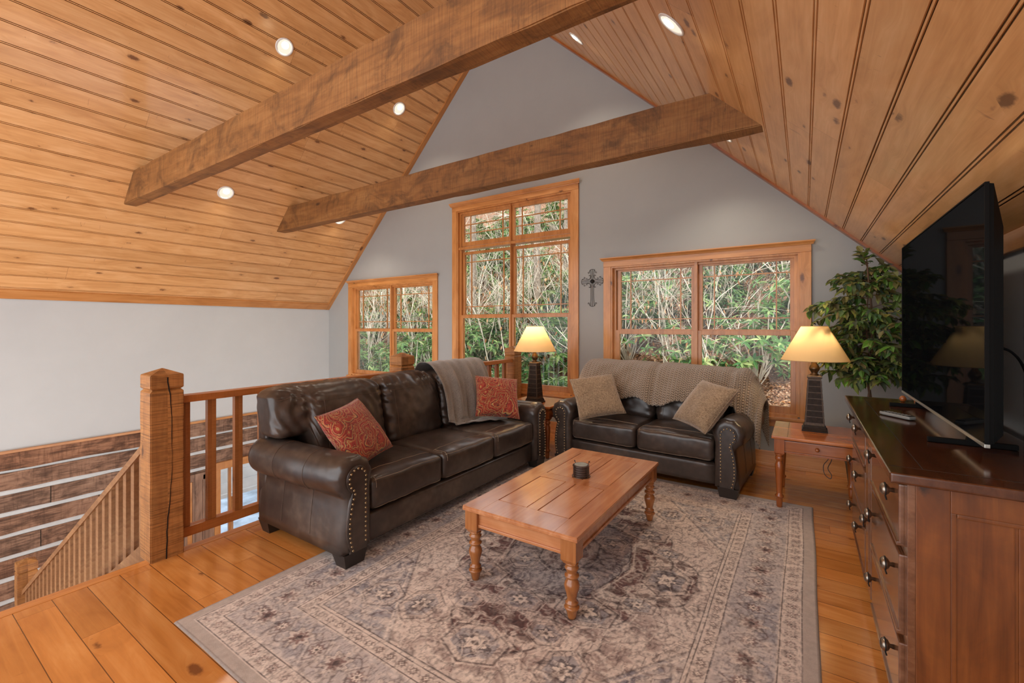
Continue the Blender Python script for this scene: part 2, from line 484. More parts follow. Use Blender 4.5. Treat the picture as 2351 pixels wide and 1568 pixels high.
def m_paisley():
    t = NT('red paisley fabric'); P = t.obj()
    _, wc = t.noise(P, 5.5, 2, 0.5, 0.3)
    w = t.n('ShaderNodeVectorMath', operation='MULTIPLY_ADD'); t.put(w.inputs[0], wc)
    w.inputs[1].default_value = (0.16, 0.16, 0.16); t.put(w.inputs[2], P)
    vec = w.outputs[0]
    v = t.n('ShaderNodeTexVoronoi', feature='F1'); t.put(v.inputs['Vector'], vec); v.inputs['Scale'].default_value = 6.0
    d = v.outputs['Distance']; cc = t.n('ShaderNodeSeparateColor'); t.put(cc.inputs[0], v.outputs['Color'])
    bands = t.math('FRACT', t.math('MULTIPLY', d, t.math('ADD', t.math('MULTIPLY', cc.outputs[0], 2.0), 4.2)))
    red = lin(142, 42, 34); red2 = lin(158, 60, 40); gold = lin(176, 136, 84); teal = lin(56, 58, 54); dk = lin(84, 30, 26)
    c = t.ramp(bands, [(0.0, red), (0.22, dk), (0.28, red2), (0.44, gold), (0.54, teal), (0.60, red), (0.78, gold), (0.85, red2)], 'CONSTANT')
    n, _ = t.noise(P, 42, 2, 0.6, 1.5)
    c = t.mix(t.math('MULTIPLY', t.math('GREATER_THAN', n, 0.60), 0.7), c, gold + (1,))
    n2, _ = t.noise(P, 24, 1, 0.5, 2.5)
    c = t.mix(t.math('MULTIPLY', t.mr(t.math('ABSOLUTE', t.math('SUBTRACT', n2, 0.5)), 0.0, 0.012, 1, 0), 0.7), c, teal + (1,))
    l, _ = t.noise(P, 9, 2); f = t.mr(l, 0.3, 0.7, 0.8, 1.15)
    c = t.mix(1.0, c, t.comb(f, f, f), 'MULTIPLY')
    hn, _ = t.noise(P, 380, 2)
    t.bsdf(c, 0.8, 0, 0.25, 0, t.bump(hn, 0.3, 0.002), sheen=0.3)
    return t.m
M['paisley'] = m_paisley()

def m_shade():
    t = NT('cream lamp shade fabric')
    d = t.n('ShaderNodeBsdfDiffuse'); d.inputs[0].default_value = lin(224, 192, 142) + (1,)
    tr_ = t.n('ShaderNodeBsdfTranslucent'); tr_.inputs[0].default_value = lin(240, 206, 150) + (1,)
    mx = t.n('ShaderNodeMixShader'); mx.inputs[0].default_value = 0.24
    t.t.links.new(d.outputs[0], mx.inputs[1]); t.t.links.new(tr_.outputs[0], mx.inputs[2])
    t.t.links.new(mx.outputs[0], t.out.inputs[0])
    return t.m
M['shade'] = m_shade()
M['lampbase'] = plain('dark distressed lamp base', lin(44, 33, 26), 0.55, var=0.4, vscale=30, spec=0.2)
M['lampcol'] = plain('bronze rubbed lamp column', lin(72, 52, 32), 0.5, var=0.4, vscale=60)
M['lampgold'] = plain('bronze lamp neck', lin(84, 62, 36), 0.3, metal=0.6, var=0.4, vscale=40)

def m_glass():
    t = NT('window glass')
    tr_ = t.n('ShaderNodeBsdfTransparent'); tr_.inputs[0].default_value = (0.97, 0.98, 0.98, 1)
    g = t.n('ShaderNodeBsdfGlossy'); g.inputs['Roughness'].default_value = 0.02
    fr = t.n('ShaderNodeFresnel'); fr.inputs[0].default_value = 1.25
    mx = t.n('ShaderNodeMixShader')
    t.t.links.new(fr.outputs[0], mx.inputs[0]); t.t.links.new(tr_.outputs[0], mx.inputs[1]); t.t.links.new(g.outputs[0], mx.inputs[2])
    t.t.links.new(mx.outputs[0], t.out.inputs[0])
    return t.m
M['glass'] = m_glass()

def m_screen():
    t = NT('black tv screen')
    d = t.n('ShaderNodeBsdfDiffuse'); d.inputs[0].default_value = (0.0035, 0.004, 0.005, 1)
    g = t.n('ShaderNodeBsdfGlossy'); g.inputs[0].default_value = (0.032, 0.035, 0.038, 1); g.inputs['Roughness'].default_value = 0.03
    a = t.n('ShaderNodeAddShader')
    t.t.links.new(d.outputs[0], a.inputs[0]); t.t.links.new(g.outputs[0], a.inputs[1]); t.t.links.new(a.outputs[0], t.out.inputs[0])
    return t.m
M['screen'] = m_screen()

def m_emit(name, col, s):
    t = NT(name); e = t.n('ShaderNodeEmission'); e.inputs[0].default_value = tuple(col) + (1,); e.inputs[1].default_value = s
    t.t.links.new(e.outputs[0], t.out.inputs[0]); return t.m
M['bulb'] = m_emit('lit bulb', (1.0, 0.9, 0.74), 9.0)

def m_leaf(name, cols, trans=0.3, rough=0.4):
    t = NT(name)
    geo = t.n('ShaderNodeNewGeometry')
    c = t.ramp(geo.outputs['Random Per Island'], [(i / (len(cols) - 1), k) for i, k in enumerate(cols)])
    p = t.bsdf(c, rough, 0, 0.25)
    tl = t.n('ShaderNodeBsdfTranslucent'); t.put(tl.inputs[0], c)
    mx = t.n('ShaderNodeMixShader'); mx.inputs[0].default_value = trans
    t.t.links.new(p.outputs[0], mx.inputs[1]); t.t.links.new(tl.outputs[0], mx.inputs[2]); t.t.links.new(mx.outputs[0], t.out.inputs[0])
    return t.m
M['ficus'] = m_leaf('ficus leaves', [lin(80, 104, 88), lin(100, 94, 66), lin(78, 124, 52), lin(154, 136, 92), lin(112, 160, 62), lin(92, 108, 92), lin(186, 190, 100)])
M['rhodo'] = m_leaf('rhododendron leaves', [lin(52, 92, 50), lin(98, 134, 70), lin(66, 112, 62), lin(140, 160, 96), lin(56, 82, 48), lin(118, 148, 84), lin(182, 190, 130)], 0.3, 0.35)
M['dryleaf'] = m_leaf('dry leaves', [lin(150, 100, 60), lin(190, 140, 95), lin(110, 74, 52), lin(205, 170, 130), lin(96, 62, 46)], 0.3, 0.6)
M['twig'] = plain('pale bare twigs', lin(206, 194, 176), 0.8, var=0.3, vscale=6)
M['bark'] = plain('grey tree bark', lin(134, 120, 106), 0.85, var=0.35, vscale=14, bump=0.6, bscale=30)
M['ficustrunk'] = plain('ficus trunk', lin(92, 66, 46), 0.7, var=0.2, vscale=30)

def m_ground():
    t = NT('leaf litter hillside'); P = t.obj()
    v = t.n('ShaderNodeTexVoronoi'); t.put(v.inputs['Vector'], P); v.inputs['Scale'].default_value = 34
    sp = t.n('ShaderNodeSeparateColor'); t.put(sp.inputs[0], v.outputs['Color'])
    c = t.ramp(sp.outputs[0], [(0, lin(92, 66, 52)), (0.35, lin(150, 108, 82)), (0.6, lin(112, 84, 66)), (0.8, lin(190, 156, 128)), (1, lin(70, 52, 44))])
    n, _ = t.noise(P, 1.2, 3); f = t.mr(n, 0.35, 0.65, 0.75, 1.1)
    c = t.mix(1.0, c, t.comb(f, f, f), 'MULTIPLY')
    t.bsdf(c, 0.9, 0, 0.1, 0, t.bump(v.outputs['Distance'], 0.8, 0.05))
    return t.m
M['ground'] = m_ground()

# ------------------------------------------------------------------ room shell
YB = -2.6     # how far the room runs behind the camera
# ceiling planes with real grooves between boards
def ceiling(name, eave, U, W, length, phase, mat):
    bm = B(); e = Vector(eave); U = Vector(U); Nn = -Vector(W)   # Nn points up/out of the room
    s = phase; prof = [(0, 0)]
    while s < length - 0.02:
        if s > 0.02:
            prof += [(s - 0.004, 0), (s - 0.001, 0.010), (s + 0.001, 0.010), (s + 0.004, 0.0005),
                     (s + 0.011, 0.0005), (s + 0.014, 0.010), (s + 0.016, 0.010), (s + 0.019, 0)]
        s += PITCH
    prof.append((length, 0))
    va = [bm.verts.new(e + U * a + Nn * d + Vector((0, YB, 0))) for a, d in prof]
    vb = [bm.verts.new(e + U * a + Nn * d + Vector((0, 5.5, 0))) for a, d in prof]
    for i in range(len(prof) - 1):
        bm.faces.new((va[i], va[i + 1], vb[i + 1], vb[i]))
    # roof deck above
    T = 0.14
    q = [e + U * a + Nn * T for a in (-0.02, length)]
    r = [bm.verts.new(p + Vector((0, y, 0))) for p in q for y in (YB, 5.5)]
    bm.faces.new((r[0], r[1], r[3], r[2]))
    bm.faces.new((va[0], vb[0], r[1], r[0])); bm.faces.new((va[-1], r[2], r[3], vb[-1]))
    o = finish(name, bm, mat, recalc=False); o['kind'] = 'structure'
    return o
M['groove'] = M['ceilL']
ceiling('ceiling', eaveL, UL, WL, (RX + 8.168) * lL, 0.358 - PITCH, M['ceilL'])
ceiling('ceiling_right', eaveR, UR, WR, (0.85 - RX) * lR, offR + 0.223 - PITCH, M['ceilR'])

# windows (x0,x1 inner casing edge, z0 sill, z1 head)
W1 = (-7.40, -5.225, 0.56, 2.27)
W2 = (-4.70, -2.645, 0.56, 3.36)
W3 = (-2.09, -0.035, 0.55, 2.27)
GY = 5.5
def gable():
    bm = B(); xs = sorted({-8.3, -8.168, W1[0], W1[1], W2[0], RX, W2[1], W3[0], W3[1], 0.85, 1.0})
    def top(x): return min(zL(x), zR(x)) + 0.10
    for a, b in zip(xs[:-1], xs[1:]):
        holes = [w for w in (W1, W2, W3) if w[0] <= a + 1e-6 and w[1] >= b - 1e-6]
        segs = []
        if holes:
            w = holes[0]; segs = [((-3.0, -3.0), (w[2], w[2])), ((w[3], w[3]), (top(a), top(b)))]
        else: segs = [((-3.0, -3.0), (top(a), top(b)))]
        for (l0, l1), (h0, h1) in segs:
            prism(bm, [(a, l0), (b, l1), (b, h1), (a, h0)], 'y', GY, GY + 0.16)
    bmesh.ops.remove_doubles(bm, verts=bm.verts, dist=1e-5)
    # drop interior duplicate faces
    seen = {}
    for f in bm.faces[:]:
        k = tuple(sorted(v.index for v in f.verts)); seen.setdefault(k, []).append(f)
    bm.verts.index_update(); seen = {}
    for f in bm.faces[:]:
        k = tuple(sorted(v.index for v in f.verts)); seen.setdefault(k, []).append(f)
    for k, l in seen.items():
        if len(l) > 1: bmesh.ops.delete(bm, geom=l, context='FACES_ONLY')
    return struct('wall_gable', bm, M['paint_g'])
gable()

bm = B(); box(bm, -8.34, -8.168, YB, GY, -0.055, 1.86); struct('wall_left', bm, M['paint_w'])
bm = B(); box(bm, 0.85, 1.0, YB, GY, -0.3, zR(0.85) + 0.02); struct('wall_right', bm, M['paint_w'])
# loft floor
bm = B(); box(bm, -3.44, 0.85, YB, GY, -0.30, 0.0); struct('floor', bm, M['floor'])
bm = B(); box(bm, -3.52, -3.44, YB, GY, -0.30, 0.002, 0.004); struct('trim_1', bm, M['nosing'])
bm = B(); box(bm, -8.168, -3.5, YB, GY, -2.9, -2.75); struct('floor_lower', bm, M['floor'])
# log wall of the lower storey: real log courses + chinking, with a window opening
LWY = (3.38, 5.2); LWZ = (-2.3, -0.89)
bm = B(); bc = B()
for i in range(11):
    z1 = -0.055 - 0.268 * i + (0 if i else 0.0); z0 = z1 - 0.213
    z1 = -0.303 - 0.268 * (i - 1) ; z0 = z1 - 0.213
    if i == 0: z0, z1 = -0.270 , -0.055
    for (ya, yb) in ((YB, LWY[0]), (LWY[1], GY)):
        random.seed(i * 3 + int(ya * 10))
        n = max(2, int((yb - ya) / 0.25)); top = []; bot = []
        for k in range(n + 1):
            y = ya + (yb - ya) * k / n
            top.append((y, z1 + random.uniform(-0.006, 0.006))); bot.append((y, z0 + random.uniform(-0.008, 0.008)))
        prism(bm, [(y, z) for y, z in bot] + [(y, z) for y, z in top[::-1]], 'x', -8.20, -8.150)
    if z1 > LWZ[1] or z0 < LWZ[0]:
        ya, yb = LWY
        za = max(z0, LWZ[1]) if z1 > LWZ[1] else z0
        zb = z1 if z1 > LWZ[1] else min(z1, LWZ[0])
        if zb > za: prism(bm, [(ya, za), (yb, za), (yb, zb), (ya, zb)], 'x', -8.20, -8.150)
o = struct('wall_left_logs', bm, M['logs'])
for (ya, yb, za, zb) in ((YB, LWY[0], -2.9, -0.05), (LWY[1], GY, -2.9, -0.05), (LWY[0], LWY[1], LWZ[1], -0.05), (LWY[0], LWY[1], -2.9, LWZ[0])):
    box(bc, -8.34, -8.17, ya, yb, za, zb)
struct('wall_left_chinking', bc, M['chink'])
bm = B(); box(bm, -8.168, -8.125, YB, GY, -0.06, -0.028, 0.003); struct('trim_2', bm, M['trimy'])

# ceiling edge trims
def slope_trim(name, eave, U, W, a0, a1, y0, y1, th, mat):
    bm = B(); e = Vector(eave); U = Vector(U); W = Vector(W)
    if W.z > 0: W = -W
    vs = []
    rings = []
    for a in (a0, a1):
        p = e + U * a
        rings.append([p + W * h + Vector((0, y, 0)) for h, y in ((-0.01, y0), (th, y0), (th, y1), (-0.01, y1))])
    loft(bm, rings); return struct(name, bm, mat)
slope_trim('trim_3', eaveL, UL, WL, 0.0, (RX + 8.168) * lL, GY - 0.085, GY, 0.02, wood('trim on left slope', Y_, UL, WL, tr, None, knots=0.9))
slope_trim('trim_4', eaveR, UR, WR, 0.0, (0.85 - RX) * lR, GY - 0.085, GY, 0.02, wood('trim on right slope', Y_, UR, WR, (lin(128, 66, 26), lin(166, 94, 42), lin(190, 120, 62), lin(76, 36, 14)), None, knots=0.9))
slope_trim('trim_5', eaveL, UL, WL, 0.0, 0.145, YB, GY, 0.018, M['trimy'])
bm = B(); box(bm, 0.828, 0.852, YB, GY, 1.86, 1.955, 0.003); struct('trim_6', bm, M['trimy'])
# baseboard on the gable wall
bm = B(); box(bm, -3.42, 0.85, GY - 0.022, GY, 0.0, 0.16, 0.004); box(bm, -3.42, 0.85, GY - 0.035, GY, 0.0, 0.035, 0.004)
struct('baseboard_gable', bm, M['trimx'])
bm = B(); box(bm, 0.828, 0.85, YB, GY - 0.03, 0.0, 0.16, 0.004); struct('baseboard_right', bm, M['trimy'])

# ------------------------------------------------------------------ windows
def muntin_bars(bm, x0, x1, z0, z1, xs, zs, y, w=0.012):
    for x in xs: box(bm, x - w / 2, x + w / 2, y - 0.0105, y + 0.0105, z0, z1)
    for z in zs: box(bm, x0, x1, y - 0.012, y + 0.012, z - w / 2, z + w / 2)

def sash(root, x0, x1, z0, z1, y, xs, zs, bb=0.05, side=0.045):
    """frame around a pane; x0.. are the glass edges."""
    bm = B()
    box(bm, x0 - side, x0, y - 0.02, y + 0.02, z0 - bb, z1 + side, 0.003)
    box(bm, x1, x1 + side, y - 0.02, y + 0.02, z0 - bb, z1 + side, 0.003)
    box(bm, x0, x1, y - 0.02, y + 0.02, z1, z1 + side, 0.003)
    box(bm, x0, x1, y - 0.02, y + 0.02, z0 - bb, z0, 0.003)
    s = finish('sash', bm, M['sash'], root)
    if xs or zs:
        bm = B(); muntin_bars(bm, x0, x1, z0, z1, xs, zs, y)
        finish('muntins', bm, M['sash'], s)
    bm = B(); box(bm, x0, x1, y - 0.003, y + 0.003, z0, z1)
    finish('pane', bm, M['glass'], s)

def window(name, W, units, rows, transom=None, headtop=2.385, casw=0.098):
    x0, x1, z0, z1 = W
    root = struct_empty(name)
    # casing
    bm = B()
    box(bm, x0 - casw, x0, GY - 0.028, GY, z0 - 0.02, z1 + 0.0, 0.003)
    box(bm, x1, x1 + casw, GY - 0.028, GY, z0 - 0.02, z1 + 0.0, 0.003)
    finish('casing', bm, M['trimz'], root)
    bm = B()
    box(bm, x0 - casw, x1 + casw, GY - 0.030, GY, z1, z1 + 0.075, 0.003)
    hx0, hx1 = x0 - casw, x1 + casw
    # crown moulding profile swept along x with mitred look
    pr = [(0.0, z1 + 0.075), (-0.038, z1 + 0.075), (-0.042, z1 + 0.085), (-0.050, z1 + 0.090), (-0.066, headtop - 0.014), (-0.070, headtop - 0.010), (-0.070, headtop), (0.0, headtop)]
    r0 = [(hx0 + p[0] * 0.5 + 0.0, GY + p[0], p[1]) for p in pr]
    r1 = [(hx1 - p[0] * 0.5, GY + p[0], p[1]) for p in pr]
    loft(bm, [r0, r1])
    finish('head_casing', bm, M['trimx'], root)
    bm = B()
    box(bm, x0 - casw - 0.02, x1 + casw + 0.02, GY - 0.06, GY + 0.02, z0 - 0.045, z0 - 0.015, 0.004)
    box(bm, x0 - casw, x1 + casw, GY - 0.025, GY, z0 - 0.12, z0 - 0.045, 0.003)
    finish('sill', bm, M['trimx'], root)
    # jamb liner
    bm = B()
    box(bm, x0, x0 + 0.02, GY - 0.02, GY + 0.16, z0, z1, 0.002); box(bm, x1 - 0.02, x1, GY - 0.02, GY + 0.16, z0, z1, 0.002)
    box(bm, x0 + 0.02, x1 - 0.02, GY - 0.019, GY + 0.16, z1 - 0.02, z1, 0.002); box(bm, x0 + 0.02, x1 - 0.02, GY - 0.019, GY + 0.16, z0 - 0.02, z0 + 0.02, 0.002)
    box(bm, x0 + 0.019, x0 + 0.052, GY + 0.03, GY + 0.11, z0 + 0.02, z1 - 0.02, 0.002); box(bm, x1 - 0.052, x1 - 0.019, GY + 0.03, GY + 0.11, z0 + 0.02, z1 - 0.02, 0.002)
    box(bm, x0 + 0.052, x1 - 0.052, GY + 0.03, GY + 0.11, z1 - 0.045, z1 - 0.019, 0.002)
    finish('jamb', bm, M['trimz'], root)
    # mullions
    bm = B()
    for (a, b) in zip(units[:-1], units[1:]):
        box(bm, a[1] + 0.045, b[0] - 0.045, GY + 0.0, GY + 0.14, z0, z1, 0.003)
    if transom:
        box(bm, x0, x1, GY + 0.0, GY + 0.14, 2.735, 2.775, 0.003)
    finish('mullion', bm, M['sash'], root)
    for (a, b) in units:
        m = 0.125
        sash(root, a, b, rows['lo'], rows['hi'], GY + 0.085, [a + m, b - m], [rows['lo'] + m, rows['hi'] - m], 0.03)
        sash(root, a - 0.005, b + 0.005, z0 + 0.095, rows['mid'], GY + 0.045, [], [], 0.075, 0.05)
        if transom:
            h = (transom[1] - transom[0])
            sash(root, a, b, transom[0], transom[1], GY + 0.06, [a + m, b - m], [transom[0] + h / 3, transom[0] + 2 * h / 3], 0.07)
    return root
window('window_1', W1, [(-7.30, -6.36), (-6.245, -5.30)], dict(lo=1.46, hi=2.20, mid=1.40))
window('window_2', W2, [(-4.60, -3.72), (-3.62, -2.74)], dict(lo=1.69, hi=2.66, mid=1.63), (2.86, 3.275), 3.49)
window('window_3', W3, [(-1.985, -1.12), (-0.995, -0.125)], dict(lo=1.465, hi=2.205, mid=1.40))

# lower storey window in the log wall (seen between the balusters)
root = struct_empty('window_4')
bm = B(); ya, yb = LWY; za, zb = LWZ
box(bm, -8.15, -8.10, ya - 0.02, ya + 0.07, za, zb, 0.003); box(bm, -8.15, -8.10, yb - 0.07, yb + 0.02, za, zb, 0.003)
box(bm, -8.15, -8.10, ya - 0.1, yb + 0.1, zb, zb + 0.12, 0.003); box(bm, -8.15, -8.10, ya - 0.1, yb + 0.1, za - 0.1, za, 0.003)
finish('casing', bm, M['trimz'], root)
bm = B(); box(bm, -8.25, -8.21, 3.62, 3.66, za, zb); box(bm, -8.25, -8.21, ya, yb, -1.80, -1.75); finish('mullion', bm, M['sash'], root)
bm = B(); box(bm, -8.24, -8.235, ya, yb, za, zb); finish('pane', bm, M['glass'], root)
# lower door casing beside it
root = struct_empty('door_1')
M['plankdoor'] = wood('weathered plank door', Y_, Z_, X_, lg, 0.14, 0.0, 1.0, 0.003, 0.7, 0.0, 1.0, 0.3)
bm = B(); box(bm, -8.15, -8.12, 2.3, 2.98, -2.75, -1.0); finish('door_panel', bm, M['plankdoor'], root)
bm = B(); box(bm, -8.15, -8.10, 2.98, 3.04, -2.75, -0.98, 0.003); box(bm, -8.15, -8.10, 2.2, 2.3, -2.75, -0.98, 0.003)
finish('door_frame', bm, M['trimz'], root)
bm = B(); box(bm, -8.15, -8.11, 3.045, 3.19, -2.75, -0.98, 0.004); box(bm, -8.15, -8.11, 3.195, 3.36, -2.75, -0.90, 0.004)
box(bm, -8.15, -8.11, 2.2, 3.36, -0.98, -0.87, 0.004)
finish('surround_boards', bm, M['plankdoor'], root)
# porch outside that window: planked ceiling, posts, deck
M['porchboard'] = plain('pale porch boards', lin(205, 206, 208), 0.6, var=0.08, vscale=6)
bm = B()
for i in range(3): box(bm, -9.03, -9.0, 2.0, 5.8, -1.62 + i * 0.20, -1.43 + i * 0.20, 0.003)
box(bm, -9.06, -8.98, 2.0, 5.8, -1.70, -1.63, 0.003)
o = finish('porch_panel', bm, M['porchboard']); tag(o, 'pale planked porch panel outside the lower log wall window', 'porch panel')
o.location = (0, 0, 0)
for y_ in (4.0, 5.6):
    bm = B(); box(bm, -9.05, -9.0, y_, y_ + 0.05, -3.0, -1.70, 0.003); finish('post', bm, M['balwood'], o)
bm = B(); box(bm, -60, -8.36, -14, 40, -3.1, -3.0); struct('floor_outside', bm, plain('blue grey gravel', lin(104, 118, 134), 0.85, var=0.4, vscale=3))
# ------------------------------------------------------------------ beams
def beam(label, y0, y1, xl0, xr1, seed):
    random.seed(seed)
    zb, zt = 3.01, 3.36
    bm = B()
    def xl(z): return -8.168 + (z - 1.85) / ML
    def xr(z): return 0.768 + (z - 2.03) / MR
    n = 30; rings = []
    for i in range(n + 1):
        f = i / n
        ring = []
        for (y, z) in ((y0, zb), (y1, zb), (y1, zt), (y0, zt)):
            x = xl(z) - 0.02 + (xr(z) + 0.02 - xl(z) + 0.02) * f
            j = 0.0 if i in (0, n) else 1.0
            ring.append((x, y + random.uniform(-.003, .003) * j, z + random.uniform(-.004, .004) * j))
        rings.append(ring)
    loft(bm, rings)
    es = [e for e in bm.edges if abs((e.verts[0].co - e.verts[1].co).normalized().x) > 0.9]
    bmesh.ops.bevel(bm, geom=es, offset=0.008, segments=2, affect='EDGES')
    o = finish('ceiling_beam', bm, M['beam'])
    tag(o, label, 'beam')
beam('rough brown timber ceiling beam nearest the camera, crossing the top of the photo', 1.90, 2.03, 0, 0, 1)
beam('rough brown timber ceiling beam closest to the grey gable wall, above the tall window', 3.80, 3.945, 0, 0, 2)

# ------------------------------------------------------------------ recessed lights
def downlight(label, s, y, side):
    e, U, W, mat = (eaveL, Vector(UL), Vector(WL), 0) if side == 'L' else (Vector((0.768, 0, 2.03)), Vector(UR), Vector(WR), 1)
    if W.z > 0: W = -W
    p = Vector(e) + U * s + Vector((0, y, 0))
    root = thing('recessed_light', label, 'ceiling light', p, 0, 'recessed lights in the sloped pine ceiling')
    zax = -W   # up away from the room
    rot = Vector((0, 0, 1)).rotation_difference(zax)
    root.rotation_mode = 'QUATERNION'; root.rotation_quaternion = rot
    bm = B()
    prof = [(0.102, -0.001), (0.104, -0.006), (0.098, -0.010), (0.082, -0.008), (0.078, -0.003)]
    rings = [[(r * math.cos(2 * PI * i / 32), r * math.sin(2 * PI * i / 32), z) for i in range(32)] for r, z in prof]
    loft(bm, rings, False, False); finish('trim_ring', bm, M['white'], root, True)
    bm = B()
    prof = [(0.0785, -0.003), (0.070, -0.0025), (0.045, -0.002), (0.001, -0.002)]
    rings = [[(r * math.cos(2 * PI * i / 32), r * math.sin(2 * PI * i / 32), z) for i in range(32)] for r, z in prof]
    loft(bm, rings, False, True); finish('reflector', bm, M['bulb2'], root, True)
    bm = B()
    lathe(bm, [(0.012, -0.0135), (0.036, -0.0125), (0.042, -0.008), (0.042, -0.003)], (0.022 if side == 'L' else -0.022, 0, 0), 24)
    finish('bulb', bm, M['bulb'], root, True)
    l = bpy.data.lights.new('downlight', 'SPOT'); l.energy = 32; l.color = (1.0, 0.88, 0.72); l.spot_size = math.radians(130); l.spot_blend = 0.8
    l.shadow_soft_size = 0.07
    lo = bpy.data.objects.new('downlight', l); link(lo); lo.parent = root
    # world-down direction, from just below the trim
    lo.location = (0, 0, -0.05)
    lo.rotation_mode = 'QUATERNION'; lo.rotation_quaternion = rot.inverted() @ Quaternion((1, 0, 0), 0)
    return root
M['bulb2'] = m_emit('lit reflector', (1.0, 0.88, 0.70), 0.85)
dn = lambda: None
downlight('recessed light on the left slope, upper row, above the near beam', 4.22, 2.91, 'L')
downlight('recessed light on the left slope, upper row, between the two beams near the gable wall', 4.22, 4.71, 'L')
downlight('recessed light on the left slope, lower row, between the two beam ends', 2.11, 2.91, 'L')
downlight('recessed light on the left slope half hidden under the far beam', 2.11, 4.72, 'L')
downlight('largest recessed light on the right slope, above the far beam end', 2.03, 2.91, 'R')
downlight('thin sliver of a recessed light high on the right slope', 4.12, 4.72, 'R')
downlight('small recessed light on the right slope peeking out under the far beam end', 1.97, 4.79, 'R')

# ------------------------------------------------------------------ newel posts and railings
def newel(label, x0, y0, zbase, ztop, w=0.18, x1=None):
    """near corner at (x0,y0): post spans x0-w..x0, y0..y0+w"""
    root = thing('newel_post', label, 'post', (x0 - w / 2, y0 + w / 2, zbase), 0)
    H = ztop - zbase; h = w / 2
    bm = B()
    n = 8; secs = [(h, 0.0)] + [(h + (0.0015 if k % 2 else -0.001), (H - 0.17) * k / n) for k in range(1, n)] + [(h, H - 0.150), (h - 0.014, H - 0.134)]
    frustum_sq(bm, (0, 0, 0), secs)
    es = [e for e in bm.edges if abs((e.verts[0].co - e.verts[1].co).normalized().z) > 0.8]
    bmesh.ops.bevel(bm, geom=es, offset=0.006, segments=2, affect='EDGES')
    # drying crack on the face toward the room
    p = finish('shaft', bm, M['post'], root)
    bm = B(); frustum_sq(bm, (0, 0, 0), [(h - 0.014, H - 0.134), (h, H - 0.122), (h, H - 0.045), (h - 0.004, H - 0.038), (0.004, H)])
    es = [e for e in bm.edges if abs((e.verts[0].co - e.verts[1].co).normalized().z) > 0.95]
    bmesh.ops.bevel(bm, geom=es, offset=0.005, segments=2, affect='EDGES')
    finish('cap', bm, M['post'], root)
    return root, H, h
M['crack'] = plain('dark drying crack', (0.012, 0.007, 0.004), 0.9)
def crack(root, h, H, y, seed):
    random.seed(seed); bm = B(); pts = []
    z = 0.0; yy = y
    L = []; R = []
    n = 40
    for k in range(n + 1):
        z = H * 0.955 * k / n; yy += random.uniform(-0.003, 0.003); yy = y + (yy - y) * 0.9 + (0.012 * math.sin(z * 3.2))*0.3
        wd = 0.0035 + 0.003 * math.sin(z * 5 + 1) + (0.002 if z > H * 0.6 else 0)
        wd = max(wd, 0.0012)
        L.append((h + 0.0028, yy - wd / 2, z)); R.append((h + 0.0028, yy + wd / 2, z))
    rings = [[l, r, (h - 0.004, r[1], r[2]), (h - 0.004, l[1], l[2])] for l, r in zip(L, R)]
    loft(bm, rings); finish('crack', bm, M['crack'], root)
r, H_, h_ = newel('thick rough wooden newel post left of the sofa, cracked down its face', -3.43, 1.06, 0.0, 1.225)
crack(r, h_, H_, -0.006, 3)
r, H_, h_ = newel('wooden newel post showing only its pointed cap behind the long sofa', -3.43, 3.14, 0.0, 1.225)
r, H_, h_ = newel('wooden newel post against the gable wall behind the left lamp', -3.44, 5.27, 0.0, 1.215)
r, H_, h_ = newel('small newel post at the foot of the stairs, bottom left corner', -7.25, 1.05, -2.75, -1.12, 0.16)

def railing(label, y0, y1):
    root = thing('balcony_railing', label, 'railing', (-3.52, (y0 + y1) / 2, 0))
    L = (y1 - y0) / 2
    bm = B()
    box(bm, -0.047, 0.047, -L, L, 0.985, 1.033, 0.006)
    finish('handrail', bm, M['railwood'], root)
    bm = B(); box(bm, -0.03, 0.03, -L, L, 0.072, 0.137, 0.004); finish('bottom_rail', bm, M['railwood'], root)
    n = int(round((y1 - y0 - 0.03) / 0.178)); first = None
    ys = [y0 + 0.018 - (y0 + y1) / 2] + [y0 + 0.19 + 0.178 * k - (y0 + y1) / 2 for k in range(n)]
    for k, yy in enumerate(ys):
        if yy > L - 0.02: continue
        if first is None:
            bm = B(); box(bm, -0.019, 0.019, -0.0275, 0.0275, 0.135, 0.99, 0.003)
            first = finish('baluster', bm, M['balwood'], root); first.location = (0, yy + 0.012, 0)
        else:
            c = first.copy(); link(c); c.parent = root; c.location = (0, yy, 0)
railing('wooden balcony railing between the cracked newel post and the post behind the long sofa', 1.245, 3.135)
railing('wooden balcony railing seen beyond the draped throw, ending at the post by the tall window', 3.325, 5.265)

# stair with its sloping railing running down to the left wall
ST = 0.6
root = thing('stair_railing', 'sloping wooden stair railing with close balusters descending left from the cracked post', 'railing', (-3.62, 1.12, 0))
def srz(x): return 0.74 - ST * (-3.615 - x)   # rail top
bm = B()
def slopebar(bm, xa, xb, dz0, dz1, y0, y1):
    ring = lambda x: [(x + 3.62, y0, srz(x) + dz0), (x + 3.62, y1, srz(x) + dz0), (x + 3.62, y1, srz(x) + dz1), (x + 3.62, y0, srz(x) + dz1)]
    loft(bm, [ring(xa), ring(xb)])
slopebar(bm, -3.605, -7.24, -0.05, 0.0, -0.04, 0.04); finish('handrail', bm, M['stairwood'], root)
bm = B(); slopebar(bm, -3.56, -7.24, -0.95, -0.655, -0.035, -0.005); finish('stringer', bm, M['stairwood'], root)
x = -3.70
bm = B(); prism(bm, [(-0.03, 0.0 - ST * 0.03 - 0.66), (0.03, ST * 0.03 - 0.66), (0.03, ST * 0.03 - 0.045), (-0.03, -ST * 0.03 - 0.045)], 'y', -0.03, 0.02)
first = finish('baluster', bm, M['stairwood'], root); first.location = (x + 3.62, 0, srz(x))
k = 0
